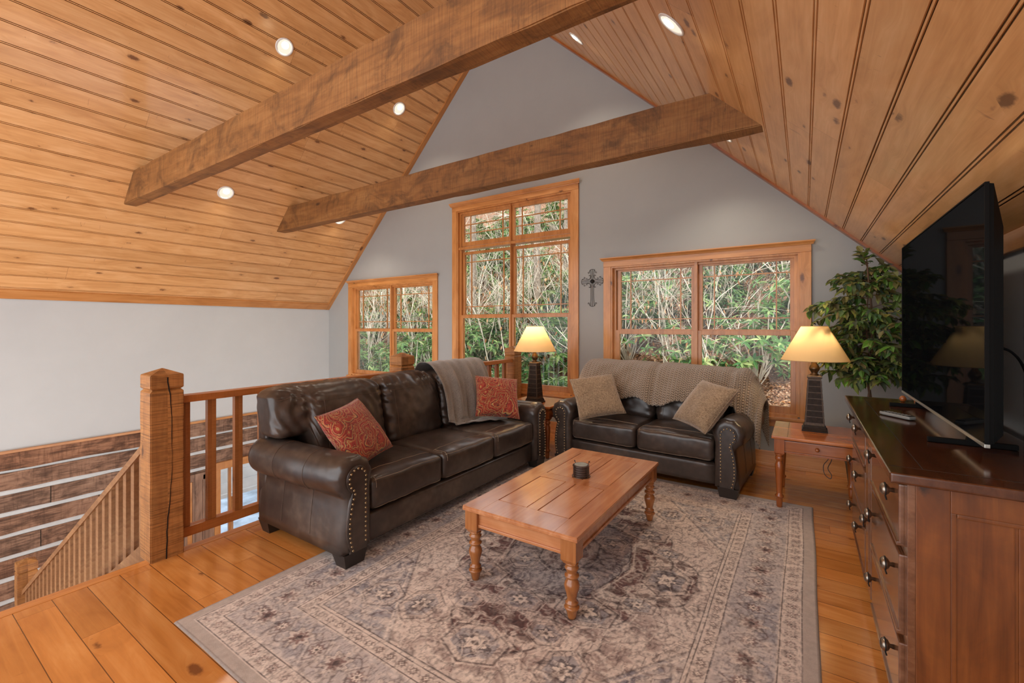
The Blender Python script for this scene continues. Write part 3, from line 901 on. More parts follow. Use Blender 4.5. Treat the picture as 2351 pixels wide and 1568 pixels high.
while x > -7.05:
    x -= 0.155; c = first.copy(); link(c); c.parent = root; c.location = (x + 3.62, 0, srz(x))
root = thing('staircase', 'wooden stair treads dropping from the loft edge to the lower floor', 'stairs', (-3.52, 0.55, -2.75))
for i in range(1, 16):
    z = 2.75 - 0.172 * i; xx = -0.287 * (i - 1)
    bm = B(); box(bm, xx - 0.31, xx, -0.42, 0.50, z - 0.035, z, 0.003); finish('tread', bm, M['stairwood'], root)

# ------------------------------------------------------------------ rug with a woven pattern
def rug():
    Wd, Ln = 2.715, 3.485; X0, Y0 = -2.65, 0.915
    res = 0.005
    nx, ny = int(Wd / res), int(Ln / res)
    rs = np.random.RandomState(5)
    xs = np.linspace(0, Wd, nx + 1); ys = np.linspace(0, Ln, ny + 1)
    Xg, Yg = np.meshgrid(xs, ys)
    perm = rs.rand(64, 256, 256)
    def vn(x, y, s):
        g = perm[s % 64]; xi = np.floor(x).astype(int); yi = np.floor(y).astype(int); fx = x - xi; fy = y - yi
        fx = fx * fx * (3 - 2 * fx); fy = fy * fy * (3 - 2 * fy)
        a = g[yi % 256, xi % 256]; b = g[yi % 256, (xi + 1) % 256]; c = g[(yi + 1) % 256, xi % 256]; d = g[(yi + 1) % 256, (xi + 1) % 256]
        return (a * (1 - fx) + b * fx) * (1 - fy) + (c * (1 - fx) + d * fx) * fy
    def fb(x, y, f, s, o=4):
        v = 0; a = 0.5; t = 0
        for k in range(o):
            v = v + a * vn(x * f + 13.1 * k + 50, y * f + 7.7 * k + 50, s + k); t += a; a *= 0.55; f *= 2
        return v / t
    cream = np.array(lin(216, 201, 191)); grey = np.array(lin(156, 154, 162)); mauve = np.array(lin(128, 98, 94)); ink = np.array(lin(58, 48, 52))
    pale = np.array(lin(240, 226, 214)); blue = np.array(lin(124, 132, 148)); dk = np.array(lin(90, 64, 60))
    col = np.ones(Xg.shape + (3,)) * cream
    def lay(mask, c, a=1.0):
        m = np.clip(mask, 0, 1)[..., None] * a
        col[:] = col * (1 - m) + c * m
    d = np.minimum(np.minimum(Xg, Wd - Xg), np.minimum(Yg, Ln - Yg))
    cx, cy = Wd / 2, Ln / 2
    U = np.abs(Xg - cx); V = np.abs(Yg - cy)
    # mirrored warp for arabesques
    wx = fb(U, V, 7, 20, 3) - .5; wy = fb(U, V, 7, 26, 3) - .5
    Uw, Vw = U + wx * 0.16, V + wy * 0.16
    def ridge(f, s, w, src=(Uw, Vw)):
        n = vn(src[0] * f + 90, src[1] * f + 90, s); return np.clip(1 - np.abs(n - .5) / w, 0, 1)
    field = (d > 0.50).astype(float)
    border = ((d > 0.165) & (d < 0.405)).astype(float)
    guard = (((d > 0.075) & (d < 0.155)) | ((d > 0.415) & (d < 0.475))).astype(float)
    # tonal areas
    blot = np.clip((fb(Xg, Yg, 2.2, 1, 5) - 0.46) * 7, 0, 1); fine = fb(Xg, Yg, 45, 7, 3)
    lay(border * (0.45 + 0.4 * blot), grey); 
    # medallion geometry (distance in a lobed diamond metric)
    ang = np.arctan2(V, U)
    met = (U / 0.86 + V / 1.22) + 0.05 * np.cos(ang * 12)
    met2 = np.maximum(U / 0.62, V / 0.86) * 0.5 + (U / 0.62 + V / 0.86) * 0.5 * 0.62
    inner = field * (met < 0.98); 
    motif = np.clip((fb(Uw, Vw, 13, 33, 3) - 0.47) * 12, 0, 1)
    lay(inner * motif * 1.0, mauve); lay(inner * np.clip((fb(Uw, Vw, 24, 38, 2) - 0.56) * 14, 0, 1), dk, .7)
    lay(field * (met >= 0.98) * motif * np.clip((fb(Xg, Yg, 3, 12, 3) - .45) * 6, 0, 1), mauve, .55)
    corner = field * ((U / 0.86 + V / 1.22) > 1.42)
    lay(corner * (0.35 + .5 * motif), blue, .7)
    core = field * (met2 < 0.52)
    lay(core * (0.5 + 0.3 * blot), grey, .75)
    lay(core * motif, ink, .35)
    inn = field * (met2 < 0.24); lay(inn * 1.0, cream, .8); lay(inn * motif, mauve, .8)
    # geometric outlines
    def line(val, at, w): return np.clip(1 - np.abs(val - at) / w, 0, 1)
    for v_, at, w, c_, a in ((met, 0.98, .012, ink, .8), (met, 1.02, .012, pale, .8), (met2, 0.52, .014, ink, .9), (met2, .55, .012, pale, .9), (met2, .24, .012, ink, .8), (met2, .265, .010, pale, .8),
                             (U / 0.86 + V / 1.22, 1.42, .014, ink, .7), (U / 0.86 + V / 1.22, 1.455, .012, pale, .8)):
        lay(field * line(v_, at, w), c_, a)
    # small hexagon palmettes, mirrored
    for (pu, pv, ru, rv) in ((0.0, 1.02, .15, .12), (0.34, 0.52, .15, .11), (0.62, 0.0, .12, .16), (.42, .95, .10, .13), (.2, .25, .08, .1), (0.0, .62, .12, .09), (.66, 1.0, .11, .1), (.25, .78, .09, .08), (.55, .32, .09, .07)):
        q = np.maximum(np.abs(U - pu) / ru, (np.abs(U - pu) / ru) * .5 + np.abs(V - pv) / rv * .9)
        lay(field * (q < 1), cream, .65); lay(field * (q < .75), blue, .5); lay(field * line(q, 1, .05), ink, .85); lay(field * line(q, 1.1, .04), pale, .7)
        an = np.arctan2(V - pv, U - pu); rr = np.hypot((U - pu) / ru, (V - pv) / rv)
        lay(field * (rr < .5 + .12 * np.cos(an * 6)), ink, .6); lay(field * (rr < .34 + .1 * np.cos(an * 6)), pale, .9); lay(field * (rr < .12), ink, .8)
    # rosettes along borders
    def rosettes(mask, center_d, period, size, c1, c2, along):
        ph = (along / period) % 1.0 - 0.5
        dx = ph * period; dy = d - center_d
        an = np.arctan2(dy, dx); rr = np.hypot(dx, dy) / size
        lay(mask * (rr < 1 + .22 * np.cos(an * 8)) , c1, .75); lay(mask * (rr < .6 + .15 * np.cos(an * 8)), c2, .85); lay(mask * (rr < .25), ink, .8)
        lay(mask * line(rr, 1.05 + .22 * np.cos(an * 8), .09), ink, .6)
    horiz = (np.minimum(Yg, Ln - Yg) < np.minimum(Xg, Wd - Xg))
    along = np.where(horiz, np.abs(Xg - cx), np.abs(Yg - cy))
    rosettes(border, .285, .29, .062, cream, mauve, along)
    rosettes(border, .285, .29, .032, mauve, pale, along + .145)
    # diamonds
    ph = (along / .29 + .5) % 1.0 - .5; q = np.abs(ph * .29) / .055 + np.abs(d - .285) / .075
    lay(border * line(q, 1.0, .1), dk, .8); lay(border * line(q, 1.25, .07), pale, .5)
    rosettes(guard, .115, .085, .022, mauve, pale, along); rosettes(guard, .445, .075, .018, dk, pale, along)
    # vines
    vine = .285 + .075 * np.sin(along * 2 * PI / .29)
    lay(border * line(d, vine, .006), dk, .75)
    vine = .115 + .025 * np.sin(along * 2 * PI / .085)
    lay(guard * line(d, vine, .0045), dk, .6)
    vine = .445 + .018 * np.sin(along * 2 * PI / .075)
    lay(guard * line(d, vine, .0045), dk, .6)
    # arabesque line work
    lay((field + border * .6) * ridge(11, 41, .034), ink, .8)
    lay((field + border * .7) * ridge(19, 51, .05, (Xg + wx * .1, Yg + wy * .1)), ink, .5)
    lay(field * ridge(17, 43, .04), pale, .6)
    lay(field * ridge(24, 47, .07), dk, .65)
    lay(field * ridge(8, 45, .02), pale, .6)
    lay((border + guard) * ridge(26, 49, .06, (along, d)), dk, .35)
    # guard lines
    for at in (.07, .16, .41, .48, .50): lay(line(d, at, .0045), ink, .85)
    lay(line(d, .172, .004), pale, .6); lay(line(d, .398, .004), pale, .5)
    lay((d < .065).astype(float), np.array(lin(178, 165, 156)), .9); lay((d < .012).astype(float), np.array(lin(150, 138, 130)), .9)
    # distressing: horizontal abrasion
    ab = np.clip((fb(Xg * 3.5, Yg, 9, 15, 4) - .50) * 5, 0, 1) * np.clip((fb(Xg, Yg, 1.6, 11, 3) - .36) * 4, 0, 1)
    lay((d > .065) * ab, cream, .42)
    ab2 = np.clip((fb(Xg, Yg * 2.5, 30, 17, 3) - .56) * 8, 0, 1); lay((d > .065) * ab2, pale, .35)
    g3 = np.clip((fb(Xg * 2, Yg, 60, 19, 2) - .55) * 6, 0, 1); lay((d > .065) * g3, ink, .40)
    col *= (0.86 + 0.28 * fine)[..., None]
    # gentle edge waviness
    Z = np.full(Xg.shape, 0.009); Z = Z + 0.0015 * (fb(Xg, Yg, 40, 3, 2) - .5)
    Z[d < 1e-6] = 0.002
    wob = 0.006 * (fb(Xg, Yg, 1.5, 9, 2) - .5) * 2
    verts = np.stack([Xg + X0 + wob * (d < .5), Yg + Y0 + wob * (d < .5), Z], -1).reshape(-1, 3)
    me = bpy.data.meshes.new('area_rug')
    nv = verts.shape[0]; W1_ = nx + 1
    i = np.arange(ny)[:, None] * W1_ + np.arange(nx)[None, :]
    quads = np.stack([i, i + 1, i + 1 + W1_, i + W1_], -1).reshape(-1, 4).astype(np.int32)
    me.vertices.add(nv); me.vertices.foreach_set('co', verts.astype(np.float32).ravel())
    me.loops.add(quads.size); me.loops.foreach_set('vertex_index', quads.ravel())
    me.polygons.add(len(quads)); me.polygons.foreach_set('loop_start', np.arange(0, quads.size, 4, dtype=np.int32))
    me.update(calc_edges=True)
    me.polygons.foreach_set('use_smooth', np.ones(len(quads), dtype=bool))
    at = me.color_attributes.new('weave', 'FLOAT_COLOR', 'POINT')
    at.data.foreach_set('color', np.concatenate([col.reshape(-1, 3), np.ones((nv, 1))], 1).astype(np.float32).ravel())
    t = NT('woven rug'); a = t.n('ShaderNodeAttribute', attribute_name='weave')
    P = t.obj(); n, _ = t.noise(P, 420, 3, 0.7); f = t.mr(n, 0.3, 0.7, 0.8, 1.18)
    c = t.mix(1.0, a.outputs['Color'], t.comb(f, f, f), 'MULTIPLY')
    t.bsdf(c, 0.95, 0, 0.1, 0, t.bump(n, 0.4, 0.003), sheen=0.1)
    me.materials.append(t.m)
    o = bpy.data.objects.new('area_rug', me); link(o)
    tag(o, 'large distressed oriental rug in cream, mauve and grey under the coffee table', 'rug')
rug()

# ------------------------------------------------------------------ sofas
def arm_outline(AW, shrink=0.0, n=24, dc=0.0, dR=0.0):
    """closed outline (u outward from the inner face, z) of a rolled arm"""
    cu, cz, R = AW - 0.105 + dc, 0.558, 0.133 - shrink + dR
    pts = [(0.0 + shrink, 0.085 + shrink), (0.0 + shrink, 0.30), (0.0 + shrink, 0.47)]
    a0, a1 = math.radians(186), math.radians(-62)
    for k in range(n + 1):
        a = a0 + (a1 - a0) * k / n
        pts.append((cu + R * math.cos(a), cz + R * math.sin(a)))
    pts += [(AW - 0.040 - shrink, 0.425), (AW - 0.034 - shrink, 0.36), (AW - 0.020 - shrink, 0.24), (AW - 0.016 - shrink, 0.15), (AW - 0.016 - shrink, 0.085 + shrink)]
    return pts

def nail_path(AW):
    o = AW - 0.23
    p = [(0.068, 0.15), (0.068, 0.30), (0.068, 0.45), (0.066, 0.555)]
    for k in range(1, 10):
        a = PI - PI * k / 10
        p.append((0.126 + 0.060 * math.cos(a), 0.555 + 0.060 * math.sin(a)))
    p += [(0.186, 0.550), (0.181, 0.520), (0.166, 0.496), (0.146, 0.480), (0.146, 0.462), (0.156, 0.435), (0.169, 0.385), (0.180, 0.31), (0.184, 0.25), (0.181, 0.20), (0.174, 0.16), (0.162, 0.118)]
    return [(u + o * (1 if u > 0.1 else 0.5), z) for u, z in p]

def offset2(pts, d):
    out = []
    for i, p in enumerate(pts):
        a = pts[max(0, i - 1)]; b = pts[min(len(pts) - 1, i + 1)]
        t = Vector((b[0] - a[0], b[1] - a[1])).normalized(); out.append((p[0] - t.y * d, p[1] + t.x * d))
    return out

def make_sofa(name, label, L, D, nseat, loc, rz, AW=0.23, HT=1.055):
    root = thing(name, label, 'sofa', loc, rz)
    inner0, inner1 = AW, L - AW
    Lm = M['leather']
    for side in (0, 1):
        def tx(u): return (AW - u) if side == 0 else (L - AW + u)
        bm = B(); rings = []
        yy_ = [(0.0, 0.050), (0.004, 0.032), (0.014, 0.014), (0.030, 0.004), (0.05, 0.0)] + [(0.05 + (D - 0.15) * k / 14, 0.0) for k in range(1, 14)] + [(D - 0.10, 0.0), (D - 0.07, 0.004), (D - 0.055, 0.02)]
        for y, s_ in yy_:
            ring = []; f = y / D
            for i, (u, z) in enumerate(arm_outline(AW, s_, 24, 0.030 * f, 0.006 * f)):
                roll = z > 0.44
                if roll:
                    a = math.atan2(z - 0.558, u - (AW - 0.105)); 
                    w = 0.006 * nz((u * 5, y * 5, z * 5), 1.0, side * 5)
                    pl = 0.006 * math.exp(-((y - 0.03) / 0.03) ** 2) * math.sin(a * 11 + side)
                    u += (w + pl) * math.cos(a); z += (w + pl) * math.sin(a)
                    z -= 0.010 * math.sin(f * PI) 
                ring.append((tx(u), y, z))
            rings.append(ring)
        loft(bm, rings)
        arm = finish('arm', bm, Lm, root, True)
        arm.data.polygons.foreach_set('use_smooth', [len(p.vertices) == 4 for p in arm.data.polygons])
        np_ = nail_path(AW)
        out = offset2(np_, 0.013)
        out = [(out[0][0], 0.10)] + out + [(out[-1][0] + 0.004, 0.10)]
        bm = B(); prism(bm, [(tx(u), z) for u, z in out], 'y', -0.012, 0.012)
        es = [e for e in bm.edges if all(abs(v.co.y + 0.012) < 1e-5 for v in e.verts)]
        bmesh.ops.bevel(bm, geom=es, offset=0.005, segments=3, affect='EDGES')
        pan = finish('arm_panel', bm, Lm, arm)
        bm = B(); tube(bm, [(tx(u), -0.004, z) for u, z in out[1:-1]], 0.0045, 6)
        finish('piping', bm, Lm, arm, True)
        pts = [Vector((tx(u), 0, z)) for u, z in np_]
        dist = [0.0]
        for a, b in zip(pts[:-1], pts[1:]): dist.append(dist[-1] + (b - a).length)
        tot = dist[-1]; nn = int(tot / 0.0285); proto = None
        for k in range(nn + 1):
            s_ = tot * k / nn
            j = max(i for i in range(len(dist)) if dist[i] <= s_ + 1e-9); j = min(j, len(pts) - 2)
            f = (s_ - dist[j]) / max(1e-9, dist[j + 1] - dist[j]); p = pts[j].lerp(pts[j + 1], f)
            if proto is None:
                bm = B(); rings = []
                for r_, y_ in ((0.0080, 0.0), (0.0078, -0.003), (0.0058, -0.006), (0.002, -0.0075)):
                    rings.append([(r_ * math.cos(2 * PI * i / 10), y_, r_ * math.sin(2 * PI * i / 10)) for i in range(10)])
                loft(bm, rings, False, True)
                proto = finish('nail_head', bm, M['brass'], arm, True); o = proto
            else:
                o = proto.copy(); link(o); o.parent = arm
            o.location = (p.x, -0.012, p.z)
        for yy in (0.36, 0.70):
            f = yy / D; pp = []
            for (u, z) in arm_outline(AW, -0.0015, 24, 0.030 * f, 0.006 * f)[3:-1]:
                if z > 0.44:
                    a = math.atan2(z - 0.558, u - (AW - 0.105)); w = 0.006 * nz((u * 5, yy * 5, z * 5), 1.0, side * 5); u += w * math.cos(a); z += w * math.sin(a) - 0.010 * math.sin(f * PI)
                pp.append((tx(u), yy, z))
            bm = B(); tube(bm, pp, 0.0014, 5); finish('seam', bm, M['stitch2'], arm)
    # base rail, back frame
    bm = B()
    rbox(bm, ((inner0 + inner1) / 2, D / 2 - 0.02, 0.185), ((inner1 - inner0) / 2 + 0.02, D / 2 - 0.06, 0.095), 0.02, 8)
    finish('base', bm, Lm, root, True)
    bm = B()
    def bf(q):
        return q
    rbox(bm, (L / 2, D - 0.085, 0.51), (L / 2 - 0.03, 0.07, 0.44), 0.04, 10)
    finish('back_frame', bm, Lm, root, True)
    # feet
    for (xx, yy) in ((0.018, 0.005), (L - 0.018, 0.005), (0.018, D - 0.19), (L - 0.018, D - 0.19)):
        s = 1 if xx < L / 2 else -1
        bm = B()
        x0_, x1_ = (xx, xx + s * 0.17); xa, xb = min(x0_, x1_), max(x0_, x1_)
        ins = 0.02
        ring0 = [(xa + ins, yy + 0.01, 0.0), (xb - ins, yy + 0.01, 0.0), (xb - ins, yy + 0.10, 0.0), (xa + ins, yy + 0.10, 0.0)]
        ring1 = [(xa, yy, 0.095), (xb, yy, 0.095), (xb, yy + 0.13, 0.095), (xa, yy + 0.13, 0.095)]
        loft(bm, [ring0, ring1])
        finish('foot', bm, M['blackfoot'], root)
    # seat cushions
    cw = (inner1 - inner0) / nseat
    for k in range(nseat):
        c = Vector((inner0 + cw * (k + 0.5), 0.375, 0.400)); h = (cw / 2 - 0.003, 0.360, 0.105)
        sd = k * 3.1 + L
        puff = (0.0, 0.012, 0.024)
        def fn(q, sd=sd):
            q = q.copy()
            q.z += 0.008 * nz(q, 5, sd) + 0.004 * nz(q, 16, sd)
            q.y += 0.004 * nz(q, 9, sd)
            return q
        bm = B(); rbox(bm, c, h, 0.045, 22, puff, fn)
        cu = finish('seat_cushion', bm, Lm, root, True)
        # stitched seams: front top edge, front bottom edge, set-back line across the top
        def P(px, py, pz, off=0.0015):
            q = rb_map((px, py, pz), h, 0.045, puff); q = fn(q + c); 
            dn_ = Vector((0, py if abs(py) > .85 else 0, pz if abs(pz) > .85 else 0))
            if dn_.length: q += dn_.normalized() * off
            return q
        bm = B()
        N = 26
        tube(bm, [P(-0.94 + 1.88 * i / N, -1, 0.93) for i in range(N + 1)], 0.0016, 5)
        tube(bm, [P(-0.94 + 1.88 * i / N, -1, -0.93) for i in range(N + 1)], 0.0016, 5)
        tube(bm, [P(-0.94 + 1.88 * i / N, -0.62, 1) for i in range(N + 1)], 0.0016, 5)
        for sx in (-0.90,):
            tube(bm, [P(sx, -0.62 + (-0.36) * i / 8, 1) for i in range(9)] + [P(sx, -1, 0.9 - 0.5 * i / 6) for i in range(7)], 0.0016, 5)
        finish('stitching', bm, M['stitch'], cu)
    # back cushions (outer ones carry a wing that lies on the arm)
    for k in range(nseat):
        x0, x1 = inner0 + cw * k, inner0 + cw * (k + 1)
        wingL = (k == 0); wingR = (k == nseat - 1)
        WG = AW + 0.02
        xa = x0 - (WG if wingL else 0); xb = x1 + (WG if wingR else 0)
        c = Vector(((xa + xb) / 2, D - 0.33, (0.475 + HT) / 2)); h = ((xb - xa) / 2 - 0.003, 0.135, (HT - 0.475) / 2)
        sd = k * 7.7 + L * 3
        puff = (0.0, 0.045, 0.01)
        def fn(q, x0=x0, x1=x1, wl=wingL, wr=wingR, sd=sd, c=c, xa=xa, xb=xb):
            q = q.copy()
            zl, zt = 0.475, HT
            # clip the wings so that they sit on top of the arm roll
            lim = None
            if wl and q.x < x0 + 0.04: tt = min(1, max(0, (x0 + 0.04 - q.x) / 0.05)); lim = tt
            if wr and q.x > x1 - 0.04: tt = min(1, max(0, (q.x - x1 + 0.04) / 0.05)); lim = tt
            if lim:
                tt = lim * lim * (3 - 2 * lim); znew = 0.700 + (q.z - zl) * (zt - 0.700) / (zt - zl)
                q.z = q.z * (1 - tt) + max(q.z, znew) * tt
            e = (q.x - c.x) / ((xb - xa) / 2)
            q.z -= 0.03 * max(0, (q.z - 0.8) / 0.27) * min(1, e ** 4)
            if (wl or wr) and lim: q.y += 0.05 * lim
            # lean back
            q.y += (q.z - 0.5) * LEAN
            # wrinkles gathered at the top
            t = max(0.0, min(1.0, (q.z - 0.86) / 0.15))
            w = math.sin(q.x * 80 + 9 * nz(q, 4, sd) + q.z * 30) * (0.5 + nz(q, 3, sd + 3))
            t2 = max(0.0, min(1.0, (q.z - 0.62) / 0.3)) * (1 - t)
            q.y -= 0.016 * t * w + 0.008 * t2 * w; q.z += 0.009 * t * w
            # side creases near the seams between cushions
            ed = max(0.0, 1 - min(abs(q.x - x0), abs(q.x - x1)) / 0.10)
            q.y -= 0.009 * ed * math.sin(q.z * 75 + 5 * nz(q, 5, sd + 9))
            q.y += 0.014 * nz(q, 4.5, sd) + 0.007 * nz(q, 12, sd + 2)
            return q
        bm = B(); rbox(bm, c, h, 0.085, 40, puff, fn)
        cu = finish('back_cushion', bm, Lm, root, True)
        def P(px, pz, off=0.0015):
            q = rb_map((px, -1, pz), h, 0.085, puff); q = fn(q + c); q.y -= off; return q
        bm = B(); N = 30
        tube(bm, [P(-0.93 + 1.86 * i / N, 0.62) for i in range(N + 1)], 0.0016, 5)
        xl_ = (x0 + 0.10 - c.x) / h[0]
        tube(bm, [P(xl_, 0.62 - 1.5 * i / 16) for i in range(17)], 0.0016, 5)
        finish('stitching', bm, M['stitch2'], cu)
    return root
M['stitch2'] = plain('brown stitching', lin(92, 72, 58), 0.6)

LEAN = 0.22
S1 = make_sofa('leather_sofa', 'long three seat dark brown leather sofa with nailhead arms along the railing', 2.53, 1.08, 3, (-2.325, 1.655, 0), PI / 2)
S2 = make_sofa('leather_loveseat', 'two seat dark brown leather loveseat with nailhead arms under the wide right window', 1.87, 1.00, 2, (-2.315, 4.315, 0), math.radians(-3.6), 0.215, 1.03)

# ------------------------------------------------------------------ cushions (scatter)
def pillow(name, label, cat, center, r, u, s, t, mat, seed, sx=1.0, group=None, uneven=0.0):
    r = Vector(r).normalized(); u = Vector(u); u = (u - r * u.dot(r)).normalized(); n = r.cross(u)
    R = Matrix((r, u, n)).transposed().to_4x4()
    bm = B(); N = 26; rows = {}
    def pt(a, b, sg):
        # a,b in -1..1
        ea = 1 - abs(a) ** 2.4; eb = 1 - abs(b) ** 2.4
        prof = max(0.0, ea * eb) ** 0.42
        pinch = 1 - 0.07 * (1 - abs(a) ** 2) * (abs(b) ** 6) ; pinch2 = 1 - 0.07 * (1 - abs(b) ** 2) * (abs(a) ** 6)
        x = a * s / 2 * pinch2 * sx; y = b * s / 2 * pinch
        z = sg * (t / 2) * prof
        w = prof
        z += sg * w * (0.008 * nz((x, y, 0), 9, seed) + 0.012 * nz((x, y, 0), 4, seed + 2))
        # radiating creases near corners
        cr = math.sin(math.atan2(b, a) * 22 + 3 * nz((a, b, 0), 2, seed)) * 0.0035 * (a * a + b * b) / 2 * w
        z += sg * cr + uneven * (a * a - b * b)
        return Vector((x, y, z))
    V = {}
    for sg in (1, -1):
        for i in range(N + 1):
            for j in range(N + 1):
                a, b = -1 + 2 * i / N, -1 + 2 * j / N
                a = math.copysign(abs(a) ** 0.75, a) if a else 0; b = math.copysign(abs(b) ** 0.75, b) if b else 0
                edge = i in (0, N) or j in (0, N)
                if edge and sg == -1: V[(sg, i, j)] = V[(1, i, j)]
                else: V[(sg, i, j)] = bm.verts.new(pt(a, b, sg))
        for i in range(N):
            for j in range(N):
                f = [V[(sg, i, j)], V[(sg, i + 1, j)], V[(sg, i + 1, j + 1)], V[(sg, i, j + 1)]]
                bm.faces.new(f if sg == 1 else f[::-1])
    root = thing(name, label, cat, (0, 0, 0), 0, group)
    root.matrix_world = Matrix.Translation(Vector(center)) @ R
    root.rotation_mode = 'XYZ'
    finish('cover', bm, mat, root, True)
    bm = B(); pts = []
    M_ = 16
    for e in range(4):
        for k in range(M_):
            f = -1 + 2 * k / M_
            a, b = ((f, -1), (1, f), (-f, 1), (-1, -f))[e]
            a = math.copysign(abs(a) ** 0.75, a) if a else 0; b = math.copysign(abs(b) ** 0.75, b) if b else 0
            pts.append(pt(a, b, 1))
    pts.append(pts[0]); tube(bm, pts, 0.004, 6, False)
    finish('piping', bm, mat, root, True)
    return root
pillow('throw_pillow', 'red paisley pillow tilted against the near arm of the long sofa', 'pillow', (-2.69, 2.03, 0.735), (-0.278, 0.953, 0.118), (-0.566, -0.262, 0.782), 0.46, 0.16, M['paisley'], 1)
pillow('throw_pillow', 'red paisley pillow upright at the far end of the long sofa beside the grey throw', 'pillow', (-2.66, 3.74, 0.765), (0.655, 0.746, -0.118), (-0.365, 0.449, 0.816), 0.46, 0.17, M['paisley'], 4)
pillow('throw_pillow', 'taupe woven pillow leaning on the left arm of the loveseat', 'pillow', (-1.845, 4.43, 0.757), (0.795, 0.592, 0.13), (-0.452, 0.436, 0.778), 0.49, 0.17, M['pil_taupe'], 7)
pillow('throw_pillow', 'taupe woven pillow tipped on its corner against the right arm of the loveseat', 'pillow', (-0.765, 4.36, 0.775), (0.488, 0.428, 0.761), (-0.715, 0.695, 0.068), 0.49, 0.17, M['pil_taupe'], 9)

# ------------------------------------------------------------------ throws
def cloth(name, label, cat, mat, fn, nu, nv, thick=0.008, uvscale=None):
    """fn(a,b)->Vector, a,b in 0..1"""
    bm = B(); uvl = bm.loops.layers.uv.new('UVMap') if uvscale else None
    V = [[bm.verts.new(fn(i / nu, j / nv)) for j in range(nv + 1)] for i in range(nu + 1)]
    for i in range(nu):
        for j in range(nv):
            f = bm.faces.new((V[i][j], V[i + 1][j], V[i + 1][j + 1], V[i][j + 1]))
            if uvl:
                for l, (a, b) in zip(f.loops, ((i, j), (i + 1, j), (i + 1, j + 1), (i, j + 1))):
                    l[uvl].uv = (a / nu * uvscale[0], b / nv * uvscale[1])
    o = finish(name, bm, mat, None, True, recalc=True)
    md = o.modifiers.new('thick', 'SOLIDIFY'); md.thickness = thick; md.offset = 0
    tag(o, label, cat)
    return o

# grey throw over the third back cushion of the long sofa (sofa-local coordinates x=along, y=depth)
def path_len(pts):
    d = [0]
    for a, b in zip(pts[:-1], pts[1:]): d.append(d[-1] + (Vector(b) - Vector(a)).length)
    return d
prof = smoothpts([(0.0, 1.085, 0.72), (0.0, 1.07, 0.98), (0.0, 0.985, 1.105), (0.0, 0.87, 1.108), (0.0, 0.775, 1.05), (0.0, 0.675, 0.92), (0.0, 0.600, 0.76), (0.0, 0.555, 0.62), (0.0, 0.51, 0.550), (0.0, 0.42, 0.545), (0.0, 0.32, 0.542), (0.0, 0.22, 0.538)], 8)
pd = path_len(prof)
def prof_at(f):
    s = pd[-1] * f
    for i in range(len(pd) - 1):
        if pd[i + 1] >= s: 
            t = (s - pd[i]) / (pd[i + 1] - pd[i]); return prof[i].lerp(prof[i + 1], t), (prof[i + 1] - prof[i]).normalized()
    return prof[-1], (prof[-1] - prof[-2]).normalized()
def fn_t(a, b):
    b2 = b * (0.80 + 0.20 * a)
    p, tg = prof_at(b2)
    n = Vector((0, tg.z, -tg.y))
    if n.z < 0: n = -n
    if b2 < .25: n = Vector((0, 1, 0.2))
    elif n.y > 0 and b2 > .4: n = -n
    xl = 1.62 - 0.14 * max(0, b - .25); xr = 2.47 - 0.36 * max(0, b - .35) / .65
    x = xl + a * (xr - xl)
    k = max(0, min(1, (b2 - 0.30) / 0.25)) * max(0, min(1, (0.84 - b2) / 0.06))
    amp = 0.003 + 0.016 * k
    wv = math.sin(a * 21 + b * 1.5 + 1.5 * math.sin(b * 4)) + 0.5 * math.sin(a * 43 + 2)
    q = Vector((x, p.y, p.z)) + n * (amp * (1.5 + wv) + 0.006)
    if b2 > 0.78: q.z = max(q.z, 0.545) + 0.003 * (1 + math.sin(a * 30))
    return q
o = cloth('throw_blanket', 'plain grey brown throw draped over the far back cushion of the long sofa', 'blanket', M['throw'], fn_t, 90, 120, 0.007)
o.location = S1.location; o.rotation_euler = S1.rotation_euler

